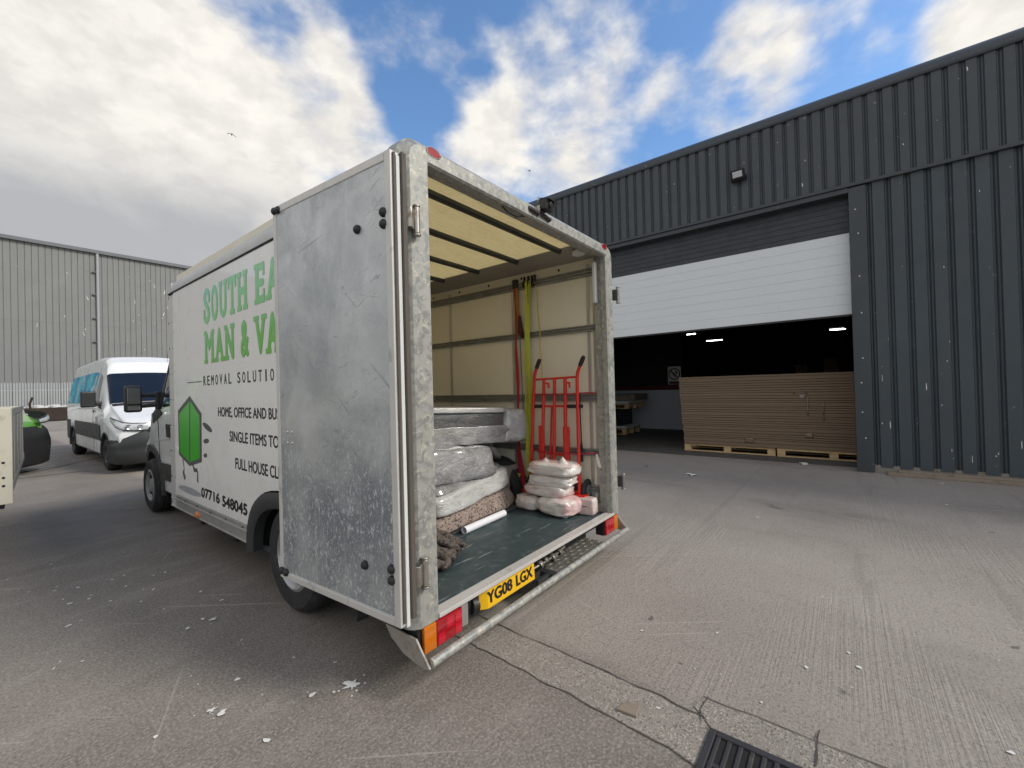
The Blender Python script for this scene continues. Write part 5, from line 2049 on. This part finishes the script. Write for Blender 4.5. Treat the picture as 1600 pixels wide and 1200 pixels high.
tag(tb, 'white plastic tube lying on the dark van floor beside the blanket', 'tube')

# small wrapped bundles in front of the sack truck
BG = 'white wrapped bundles stacked by the red sack truck'
for (c, d, rt, sd, mt, lb, tl) in (
        ((3.43, 2.455, FZ + .070), (.155, .140, .072), -.15, 1, 'bundle', 'white wrapped bundle on the floor at the left, below the stack', 0),
        ((3.42, 2.130, FZ + .082), (.175, .200, .084), -.10, 2, 'bundle_pink', 'largest white wrapped bundle on the floor, rounded with a pinkish face', 0),
        ((3.44, 2.265, FZ + .208), (.150, .235, .062), -.06, 3, 'bundle', 'second wrapped bundle up, wide and pinkish white, on the two floor bundles', .04),
        ((3.44, 2.215, FZ + .305), (.145, .220, .058), .08, 4, 'bundle', 'third wrapped bundle up in the stack by the red sack truck', -.03),
        ((3.44, 2.200, FZ + .412), (.150, .250, .066), .02, 5, 'bundle_pink', 'topmost wrapped bundle of the stack with torn peaks of wrap', .02)):
    mb = pillow(c, d, rt, .55, sd, .075, 56, 36, tl, 2.2)
    if sd == 5:
        for (py, h) in ((2.08, .055), (2.27, .035)):
            q = MB().grid([[(3.40 + .05 * math.cos(a) * (1 - t), py + .075 * math.sin(a) * (1 - t), c[2] + .045 + (h + .02) * t) for t in (0, .5, 1)] for a in [2 * math.pi * k / 9 for k in range(9)]], closeu=True)
            mb.add(q.v, q.f)
    o = mb.build('wrapped_bundle', M[mt], None, 70)
    tag(o, lb, 'wrapped bundle', BG)
o = pillow((3.525, 1.905, FZ + .077), (.062, .085, .078), .1, .32, 11, .03, 36, 24).build('small_white_packet', M['bundle'], None, 70)
tag(o, 'small square white packet with a dark smudge beside the bundles near the right post', 'packet')
b = MB()
for k in range(5):
    b.obox((3.4605 + .0006 * k, 1.93 - .011 * k, FZ + .085 - .002 * (k % 2)), (.002, 0, 0), (0, .0045, 0), (0, 0, .004))
b.build('smudge', M['logo_grey'], o)
o = MB().lathe([(.030, 0), (.030, .012), (.022, .012), (.022, 0)], (3.33, 2.03, FZ), (0, 0, 1), 24, True).build('white_ring', M['paper'], None, 50)
tag(o, 'small white ring on the van floor in front of the largest bundle', 'ring')

# red sack truck tied to the right wall
tr = empty('sack_truck', (3.58, 2.25, .42))
tag(tr, 'red tubular sack truck standing against the cream van wall with black grips', 'sack truck')


def TY(y, z):
    """rails splay slightly towards the bottom"""
    t = (1.617 - z) / 1.13
    return 2.24 + (y - 2.24) * (1 + .15 * t) + .045 * t


TX = 3.56
yl, yr = 2.49, 1.995
fr_ = MB()
for y, s_ in ((yl, 1), (yr, 1)):
    fr_.tube([(TX, TY(y, .47), .47), (TX, TY(y, 1.0), 1.0), (TX, y, 1.60), (TX, y - .008, 1.655), (TX - .01, y - .035, 1.71), (TX - .02, y - .06, 1.745)], .0165, 10)
fr_.each('side_rail', M['red'], tr, 50)
g_ = MB()
for y in (yl, yr):
    g_.tube([(TX - .012, y - .042, 1.722), (TX - .03, y - .085, 1.785), (TX - .034, y - .098, 1.805)], [.021, .022, .017], 12)
g_.each('handle_grip', M['black'], tr, 50)
cb = MB().tube([(TX - .004, yl, 1.605), (TX - .004, yr, 1.617)], .011, 8)
cb.tube([(TX + .01, TY(yl, 1.335) - .1, 1.335), (TX + .01, TY(yr, 1.335) + .12, 1.338)], .012, 8)
cb.tube([(TX + .01, TY(2.33, .86), .86), (TX + .01, TY(2.10, .86), .86)], .010, 8)
cb.tube([(TX, TY(yl, .52), .52), (TX, TY(yr, .52), .52)], .014, 8)
cb.each('cross_bar', M['red'], tr, 50)
ub = MB()
ub.tube([(TX, 2.370, 1.605), (TX, TY(2.370, .5), .5)], .0165, 10)
ub.tube([(TX, 2.245, 1.607), (TX, TY(2.245, .5), .5)], .0165, 10)
ub.tube([(TX, 2.125, 1.610), (TX, TY(2.125, .5), .5)], .0185, 10)
ub.tube([(TX + .02, 2.300, 1.335), (TX + .02, TY(2.300, .5), .5)], .0105, 8)
ub.each('upright', M['red'], tr, 50)
pl_ = MB()
for y, w in ((2.372, .030), (2.112, .032)):
    pl_.box(TX - .014, TX + .020, TY(y, .8) - w, TY(y, .8) + w, .50, 1.14)
pl_.each('channel_plate', M['red'], tr, 0, .006)
bk_ = MB()
for y in (2.335, 2.095):
    bk_.box(TX - .012, TX + .01, y - .016, y + .012, 1.555, 1.572)
    bk_.box(TX - .012, TX + .01, y - .022, y - .010, 1.515, 1.572)
bk_.build('hooks', M['red'], tr, 0, .002)
bl_ = MB()
for y in (2.330, 2.068):
    bl_.dome((TX - .016, y, 1.085), (-1, 0, 0), .010, .008, 10, 3)
bl_.each('bolt', M['chrome'], tr, 50)
gb = MB().tube([(TX + .012, TY(2.475, 1.335), 1.334), (TX + .012, TY(2.385, 1.335), 1.335)], .019, 10)
gb.tube([(TX + .012, TY(2.105, 1.335), 1.336), (TX + .012, TY(1.955, 1.335), 1.338)], .019, 10)
gb.each('rubber_sleeve', M['black'], tr, 50)
ft = MB().box(TX - .07, TX + .03, TY(yr, .47) - .085, TY(yr, .47) + .04, .47, .51)
ft.box(TX - .05, TX + .03, TY(yl, .47) - .04, TY(yl, .47) + .075, .455, .49)
ft.box(TX - .02, TX + .02, TY(yr, .47), TY(yl, .47), .456, .48)
ft.build('axle_foot', M['red'], tr, 0, .004)
for y in (TY(yr, .47) - .055, TY(yl, .47) + .02):
    tw = MB().lathe([(.055, 0), (.085, .002), (.105, .012), (.108, .02), (.105, .028), (.085, .038), (.055, .04)], (3.655, y, FZ + .109 + .075), (0, 1, 0), 28, True).build('truck_wheel', M['rubber'], tr, 40)
    MB().lathe([(.055, .004), (.03, .016), (.001, .016)], (3.655, y, FZ + .184), (0, 1, 0), 20).build('hub', M['rim'], tw, 40)
o = MB().box(3.61, 3.695, 1.84, 2.68, FZ + .0005, FZ + .074)
tag(o.build('timber_batten', M['oldwood'], None, 0, .003), 'timber batten on the van floor under the sack truck wheels', 'batten')

# straps and cords hanging from the top rail
o = empty('red_strap', (3.67, 2.79, 2.64))
tag(o, 'red ratchet strap hanging down the cream wall from the top rail', 'strap')
MB().ribbon([(3.672, 2.79 + .006 * math.sin(z * 7), z) for z in [2.62 - .085 * k for k in range(25)]], [(0, .040 * (.72 + .28 * math.cos(k * .55)), .004) for k in range(25)], .004).build('webbing', M['strap_red'], o)
MB().ribbon([(3.660, 2.755, 2.60), (3.655, 2.75, 2.45), (3.66, 2.745, 2.30), (3.66, 2.752, 2.1)], (0, .034, .01), .012).build('webbing_tail', plain('brown_webbing', (.32, .16, .03), .7), o)
MB().tube([(3.665, 2.735, 2.3), (3.66, 2.72, 2.12), (3.665, 2.70, 2.06)], [.016, .034, .01], 7).build('fringe', plain('dark_red_cord', (.07, .02, .015), .9), o)
MB().ribbon([(3.66, 2.79, .86), (3.655, 2.77, .75), (3.63, 2.73, .62), (3.60, 2.70, .50), (3.60, 2.72, .40)], [(0, .05, 0), (0, .06, .01), (0, .075, .01), (0, .06, .01), (0, .05, 0)], .006).build('webbing_end', M['strap_red'], o)
MB().box(3.655, 3.70, 2.755, 2.82, 2.60, 2.70).build('hook', M['black'], o, 0, .012)
MB().ribbon([(3.676, 2.745, 2.1), (3.676, 2.735, 1.7), (3.676, 2.725, 1.25)], (0, .010, 0), .003).build('green_cord', plain('green_cord', (.10, .14, .11), .8), o)

o = empty('yellow_strap', (3.66, 2.6, 2.66))
tag(o, 'bundle of yellow green webbing straps hanging beside the sack truck', 'strap')
for k, (dy, tw, ph) in enumerate(((0, .052, 0), (-.022, .040, 1.5), (.020, .040, 3.0))):
    zs = [2.65 - .09 * i for i in range(25)]
    MB().ribbon([(3.655 - .008 * k + .004 * math.sin(z * 5 + ph), 2.605 + dy * (1 - .25 * (2.65 - z)) + .024 * (2.65 - z) + .010 * math.sin(z * 3.3 + ph), z) for z in zs],
                [(.010 * math.sin(i * .4 + ph), tw * (.82 + .18 * math.cos(i * .5 + ph)), 0) for i in range(25)], .005).build('webbing', M['strap_green'], o)
MB().ribbon([(3.62, 2.66, .52), (3.60, 2.70, .46), (3.57, 2.78, .40), (3.54, 2.83, .37)], [(0, .05, .02)] * 4, .006).build('loose_end', M['strap_green'], o)
MB().ribbon([(3.60, 2.75, .62), (3.585, 2.78, .53), (3.58, 2.76, .44)], [(0, .05, 0)] * 3, .006).build('loose_end', M['strap_green'], o)
b = MB()
for y in (2.66, 2.605, 2.56, 2.525):
    b.tube([(3.67, y, 2.70), (3.655, y - .012, 2.665), (3.655, y + .012, 2.62), (3.67, y, 2.59)], .013, 7)
b.each('hook', M['black'], o, 50)
o = MB().tube([(3.67, 2.535, 2.66), (3.665, 2.50, 2.50), (3.66, 2.49, 2.30), (3.66, 2.47, 2.1), (3.655, 2.475, 1.95), (3.65, 2.45, 1.80), (3.60, 2.42, 1.72), (3.60, 2.418, 1.62)], .006, 6).build('yellow_rope', M['rope'], None, 60)
tag(o, 'thin yellow cord hanging from the top rail down to the sack truck handle', 'cord')
o = MB().tube([(3.672, 2.64, 2.64), (3.674, 2.64, 2.2), (3.674, 2.63, 1.4)], .004, 5).build('dark_rope', M['black'], None, 60)
tag(o, 'thin dark cord hanging between the red strap and the yellow straps', 'cord')
for (z, y0, y1, lb) in ((1.46, 1.86, 2.55, 'thin red strap holding the sack truck at its upper grips'), (.885, 1.86, 2.60, 'thin red strap holding the sack truck low on its frame')):
    o = MB().tube([(3.64, y1, z), (TX - .022, 2.44, z - .004), (TX - .024, 2.05, z - .002), (3.62, 1.93, z + .004), (3.672, y0, z)], .007, 6)
    tag(o.build('tie_strap', M['strap_red'], None, 50), lb, 'strap', 'red straps tying the sack truck')
o = MB().tube([(3.665, 2.03, 1.46), (3.66, 2.025, 1.2), (3.655, 2.02, 1.0), (3.655, 2.02, .90)], [.006, .006, .007, .018], 7)
o.tube([(3.65, 2.02, .92), (3.645, 2.02, .80)], .020, 7)
tag(o.build('bungee_cord', M['text'], None, 50), 'dark bungee cord hanging behind the sack truck right rail', 'cord')
o = MB().ribbon([(3.668, 1.87, .89), (3.66, 1.855, .84), (3.655, 1.835, .77), (3.655, 1.825, .755)], [(0, .018, 0), (0, .03, 0), (0, .034, .0), (0, .02, 0)], .004).build('white_tag', M['paper'], None)
tag(o, 'white strap end dangling from the lower rail at the right', 'strap end')

# ================================================================ second white van, facing the camera
v2 = empty('white_van', (2.80, 11.42, 0))
tag(v2, 'long white high roof van parked behind the box van, with turquoise window film', 'van')
ST2 = [(0.0, .42, .70, .92, .78, .84, .70, .06), (.05, .30, .74, 1.02, .90, .93, .80, .07), (.22, .26, .82, 1.12, .95, .98, .84, .08),
       (.55, .26, .95, 1.24, .98, 1.0, .86, .08), (.92, .26, 1.08, 1.37, .99, 1.005, .88, .06), (1.05, .26, 1.28, 1.42, .99, 1.005, .89, .05), (1.70, .26, 1.34, 2.12, .99, 1.005, .83, .08),
       (1.82, .26, 1.36, 2.36, .99, 1.005, .80, .16), (2.1, .26, 1.36, 2.50, .99, 1.005, .79, .18), (3.0, .26, 1.36, 2.56, .99, 1.005, .79, .19), (6.3, .26, 1.36, 2.52, .985, 1.0, .79, .19), (6.62, .30, 1.34, 2.47, .97, .98, .77, .19)]
B2 = Body(ST2)


def v2p(mb):
    mb.v = [p + V(2.80, 11.42, 0) for p in mb.v]
    return mb


wf, wr = .98, 5.45
body = v2p(B2.mesh([(wf, .36, .43), (wr, .36, .43)])).build('body', M['white_paint'], v2, 32)
for sd in (-1, 1):
    v2p(B2.patch([(1.62, 2.06), (2.20, 2.06), (2.16, 2.78), (1.92, 2.74)], sd)).build('side_window', M['glass'], body)
    v2p(B2.patch([(2.42, 2.06), (4.1, 2.06), (4.1, 2.80), (2.42, 2.80)], sd)).build('side_window', M['film'], body)
    v2p(B2.patch([(4.22, 2.06), (6.45, 2.06), (6.40, 2.80), (4.22, 2.80)], sd)).build('side_window', M['film'], body)
    v2p(B2.patch([(wf + .45, 1.28), (wr - .45, 1.28), (wr - .45, 1.62), (wf + .52, 1.62)], sd, .016)).build('side_moulding', M['trim'], body)
    v2p(B2.patch([(wr + .45, 1.10), (6.55, 1.10), (6.55, 1.62), (wr + .40, 1.62)], sd, .014)).build('side_moulding', M['trim'], body)
    hp = ((.48, -.035, .87, .99), (.72, -.03, .875, 1.00), (.88, .015, .90, 1.03), (.965, .16, .955, 1.09), (1.0, .42, 1.08, 1.13))
    v2p(MB().grid([[(sd * x * 1.004, y - .004, z0 - .02), (sd * x * 1.006, y - .010, (z0 + z1) / 2), (sd * x, y + .02, z1 + .02)] for x, y, z0, z1 in hp])).build('headlight_surround', M['trim'], body, 60)
    hl_ = v2p(MB().grid([[(sd * x * 1.01, y - .014, z0), (sd * x * 1.012, y - .020, (z0 + z1) / 2), (sd * x * 1.006, y + .006, z1)] for x, y, z0, z1 in hp])).build('headlight', M['lens'], body, 60)
    q_ = MB()
    for x, y, z_ in ((.62, -.055, .93), (.80, -.035, .945)):
        q_.lathe([(.048, 0), (.038, -.004), (.001, -.004)], (sd * x, y, z_), (0, -1, 0), 14)
    v2p(q_).each('reflector', M['chrome'], hl_)
    v2p(B2.patch([(2.30, 1.02), (2.315, 1.02), (2.315, 2.9), (2.30, 2.9)], sd, .002)).build('door_gap', M['dark'], body)
    v2p(B2.patch([(2.08, 1.86), (2.20, 1.86), (2.20, 1.92), (2.08, 1.92)], sd, .02)).build('door_handle', M['black'], body)
    v2p(B2.patch([(1.75, 1.52), (2.0, 1.52), (2.0, 1.78), (1.75, 1.78)], sd, .003)).build('door_sticker', M['droppings'] if False else plain('pale_sticker', (.42, .40, .40), .5, 0, .5, 26), body)
    b = MB().obox((sd * 1.19, 1.42, 1.52), (.12, .02, 0), (0, .07, 0), (0, 0, .17))
    b.obox((sd * 1.04, 1.46, 1.42), (.08, 0, 0), (0, .05, 0), (0, 0, .05))
    v2p(b).build('door_mirror', M['black'], body, 0, .03, 3)
    v2p(B2.patch([(1.24, 2.0), (1.60, 2.0), (1.66, 2.2), (1.50, 2.2)], sd, .008)).build('mirror_base', M['black'], body)
q = MB()
for sd in (1, -1):
    z_ = B2.patch([(1.06, 3.2), (1.68, 3.2), (1.68, 5.0), (1.06, 5.0)], sd, .008)
    q.add(z_.v, z_.f)
v2p(q).build('windscreen', plain('windscreen_glass', (.010, .014, .024), .08, 0, .3, 2, spec=.45), body)
q = MB()
for sd in (1, -1):
    z_ = B2.patch([(.93, 3.6), (1.04, 3.6), (1.04, 5.0), (.93, 5.0)], sd, .010)
    q.add(z_.v, z_.f)
v2p(q).build('cowl', M['black'], body)
# wide dark bumper with a grille
bp = [(-1.0, .50), (-.97, .18), (-.85, .0), (-.55, -.085), (0, -.11), (.55, -.085), (.85, .0), (.97, .18), (1.0, .50)]
rows = []
for (x, y) in bp:
    k = -max(0, abs(x) - .5) * .40
    x *= 1.03
    y -= .05
    rows.append([(x * .96, y + .09, .19), (x, y + .02, .25), (x * 1.002, y, .45), (x, y + .012, .52), (x, y - .012, .57), (x * .99, y + .015, .78 + k), (x * .985, y + .05, .86 + k), (x * .95, y + .12, .88 + k)])
v2p(MB().grid(rows)).build('front_bumper', M['trim'], body, 50)
gp = []
for k in range(24):
    a = 2 * math.pi * k / 24
    gp.append((.52 * math.copysign(abs(math.cos(a)) ** .7, math.cos(a)), -.10, .80 + (.20 if math.sin(a) > 0 else .16) * math.copysign(abs(math.sin(a)) ** .8, math.sin(a))))
gl = v2p(MB().prism(gp, (0, .12, 0))).build('grille', M['black'], body, 0, .015)
b = MB()
for z in (.74, .82, .90):
    b.obox((0, -.11, z), (.40, 0, 0), (0, .012, 0), (0, 0, .018))
v2p(b).build('grille_bars', M['trim'], gl, 0, .006)
b = MB().obox((.30, 1.835, 2.245), (.04, 0, 0), (0, .02, 0), (0, 0, .035))
b.tube([(.30, 1.85, 2.26), (.31, 1.95, 2.62)], .004, 6)
v2p(b).build('aerial', M['black'], body, 0, .008)
for y in (wf, wr):
    for sd in (-1, 1):
        wheel(v2, 2.80 + sd * .865, 11.42 + y, .345, .345, .235, sd, mats=('rubber', 'hubcap') if False else ('rubber', 'trim'))
MB().box(2.0, 3.6, 11.7, 17.9, .27, .50).build('underbody', M['dark'], v2)
# arch surrounds
for y in (wf, wr):
    for sd in (-1, 1):
        b = MB().grid([[(2.8 + sd * xx, 11.42 + y + rr * math.cos(a), max(.26, .36 + rr * math.sin(a))) for xx, rr in ((1.012, .46), (1.016, .44), (1.00, .42), (.6, .42))] for a in [math.pi * (-.08 + 1.16 * k / 22) for k in range(23)]])
        b.build('wheel_arch', M['trim'], v2, 50)

# ================================================================ dropside trailer at the left edge
tk = empty('dropside_trailer', (-.9, 6.5, 0))
tag(tk, 'cream sided dropside trailer cut off by the left edge of the photo', 'trailer')
ang = -math.atan2(.25, 3.33)
RT = Matrix.Rotation(ang, 3, 'Z')
T0 = V(.240, 5.73, 0)


def tkp(mb):
    mb.v = [T0 + RT @ p for p in mb.v]
    return mb


tkp(MB().box(-2.1, -.01, .03, 3.36, .70, .80)).build('bed', M['cream_board'], tk, 0, .005)
b = MB()
b.box(-.06, -.008, .06, 3.36, .80, 1.452)
b.box(-.008, .0, .06, 3.36, 1.40, 1.462)
b.box(-.008, .0, .06, 3.36, .72, .80)
for k in range(4):
    b.box(-.008, .001, .5 + .8 * k, .54 + .8 * k, .8, 1.40)
tkp(b).build('side_board', plain('grey_sideboard', (.25, .245, .23), .6, 0, .12, 5, (.14, .12, .10), (.52, .74), 5), tk, 0, .004)
tkp(MB().box(-.098, .002, -.012, .056, .64, 1.472)).build('corner_post', M['cream_board'], tk, 0, .006)
b = MB().box(-2.0, -.125, -.002, .04, .86, 1.46)
tkp(b).build('tailboard', M['cream_board'], tk, 0, .005)
b = MB().box(-2.05, -.1, .0, .06, .655, .80)
tkp(b).build('tail_sill', plain('rusty_sill', (.24, .18, .12), .8, 0, .25, 8), tk, 0, .004)
b = MB()
for z in (.80, .87, 1.0):
    b.dome((-.05, -.0125, z), (0, -1, 0), .011, .004, 8, 2)
tkp(b).each('post_bolt', M['dark'], tk)
b = MB().box(-2.0, -.05, .02, .14, .60, .655)
b.box(-1.75, -.40, .2, 3.3, .42, .69)
b.tube([(-1.0, 3.3, .5), (-1.0, 4.6, .45)], .05, 8)
b.cyl((-1.0, 4.5, .02), (-1.0, 4.5, .5), .03, 8)
tkp(b).build('chassis', M['dark'], tk)
tkp(MB().box(-2.05, -.01, 3.37, 3.42, .8, 1.455)).build('headboard', M['cream_board'], tk, 0, .005)
for (x, y) in ((-.36, 1.25), (-1.75, 1.25), (-.36, 2.0), (-1.75, 2.0)):
    p = T0 + RT @ V(x, y, 0)
    wheel(tk, p.x, p.y, .34, .34, .2, 1 if x > -1 else -1)

# ================================================================ small cars at the left


def car(name, label, loc, rot, paint, group, hs=1.0, hb=1.0):
    r = empty(name, loc)
    tag(r, label, 'car', group)
    st = [(0, .28, .52, .68, .62, .66, .56, .06), (.10, .22, .58, .76, .76, .80, .68, .06), (.45, .20, .66, .90, .84, .86, .74, .08), (1.05, .20, .78, 1.02, .86, .87, .76, .06),
          (1.25, .20, .90, 1.06, .86, .87, .76, .05), (1.95, .20, .94, 1.44, .86, .87, .62, .10), (3.2, .20, .95, 1.48, .86, .87, .62, .12), (3.95, .22, .95, 1.35, .85, .86, .62, .12), (4.15, .35, .9, 1.1, .80, .82, .62, .1)]
    st = [(a, b, c * hs, d * hs, *e) for a, b, c, d, *e in st]
    B = Body(st)
    base = Vector(loc)

    def pl(mb):
        mb.v = [p + base for p in mb.v]
        return mb
    bd = pl(B.mesh([(.78, .31, .36), (3.35, .31, .36)])).build('body', paint, r, 32)
    for sd in (-1, 1):
        pl(B.patch([(1.35, 2.1), (3.7, 2.1), (3.4, 2.85), (2.0, 2.85)], sd)).build('side_window', M['glass'], bd)
    q = MB()
    for sd in (1, -1):
        z_ = B.patch([(1.27, 4.0), (1.92, 4.0), (1.92, 5.0), (1.27, 5.0)], sd, .008)
        q.add(z_.v, z_.f)
    pl(q).build('windscreen', M['glass'], bd)
    rows = []
    for (x, y) in ((-.87, .5), (-.86, .16), (-.74, -.0), (-.4, -.075), (0, -.09), (.4, -.075), (.74, 0), (.86, .16), (.87, .5)):
        rows.append([(x * .95, y + .10, .14), (x, y, .20), (x * 1.02, y - .03, .42 * hb), (x * 1.02, y - .02, .52 * hb), (x * .99, y + .02, .66 * hb), (x * .95, y + .07, .72 * hb)])
    pl(MB().grid(rows)).build('front_bumper', M['black'], bd, 50)
    hp = ((.42, -.055, .74, .80), (.62, -.03, .745, .83), (.77, .04, .76, .87), (.845, .22, .79, .90), (.865, .50, .84, .915))
    for sd in (-1, 1):
        pl(MB().grid([[(sd * x * 1.01, y - .004, z0 * hs - .02), (sd * x * 1.015, y - .01, (z0 + z1) / 2 * hs), (sd * x, y + .02, z1 * hs + .01)] for x, y, z0, z1 in hp])).build('headlight_surround', M['trim'], bd, 60)
        pl(MB().grid([[(sd * x * 1.02, y - .012, z0 * hs + .01), (sd * x * 1.025, y - .02, (z0 + z1) / 2 * hs), (sd * x * 1.012, y + .004, z1 * hs - .02)] for x, y, z0, z1 in hp])).build('headlight', M['lens'], bd, 60)
    for y in (.78, 3.35):
        for sd in (-1, 1):
            wheel(r, base.x + sd * .74, base.y + y, .31, .31, .2, sd)
    r.rotation_euler = (0, 0, rot)
    return r


CG = 'cars parked at the left'
car('green_car', 'lime green car with a big black bumper, half hidden by the dropside trailer', (.62, 13.35, 0), math.radians(48), M['green_paint'], CG, 1.42, 1.36)
car('white_car', 'white car far behind at the left edge, its roof showing over the dropside trailer', (.25, 21.5, 0), math.radians(60), M['white_paint'], CG)
car('white_car', 'white car farthest back, glimpsed between the green car and the brown skip', (2.0, 31.5, 0), math.radians(70), M['white_dirty'], CG)

# two birds in the sky
for i, (d, lb) in enumerate((((.292, .839, .459), 'tiny dark bird high in the sky over the left of the box van'), ((.731, .509, .454), 'tiny dark bird in the sky above the van roof towards the warehouse'))):
    c = Vector(d).normalized() * 60 + V(0, 0, 1.53)
    b = MB().grid([[c + V(x * .42, .1 * abs(x), .12 * abs(x) - .18 * x * x + zz) for zz in (0, .05)] for x in (-1, -.5, -.12, .12, .5, 1)])
    b.tube([c + V(-.05, -.25, 0), c + V(0, 0, .02), c + V(.03, .2, 0)], [.02, .07, .02], 6)
    o = b.build('bird', M['text'], None)
    so = o.modifiers.new('thick', 'SOLIDIFY')
    so.thickness = .02
    tag(o, lb, 'bird', 'birds in the sky')
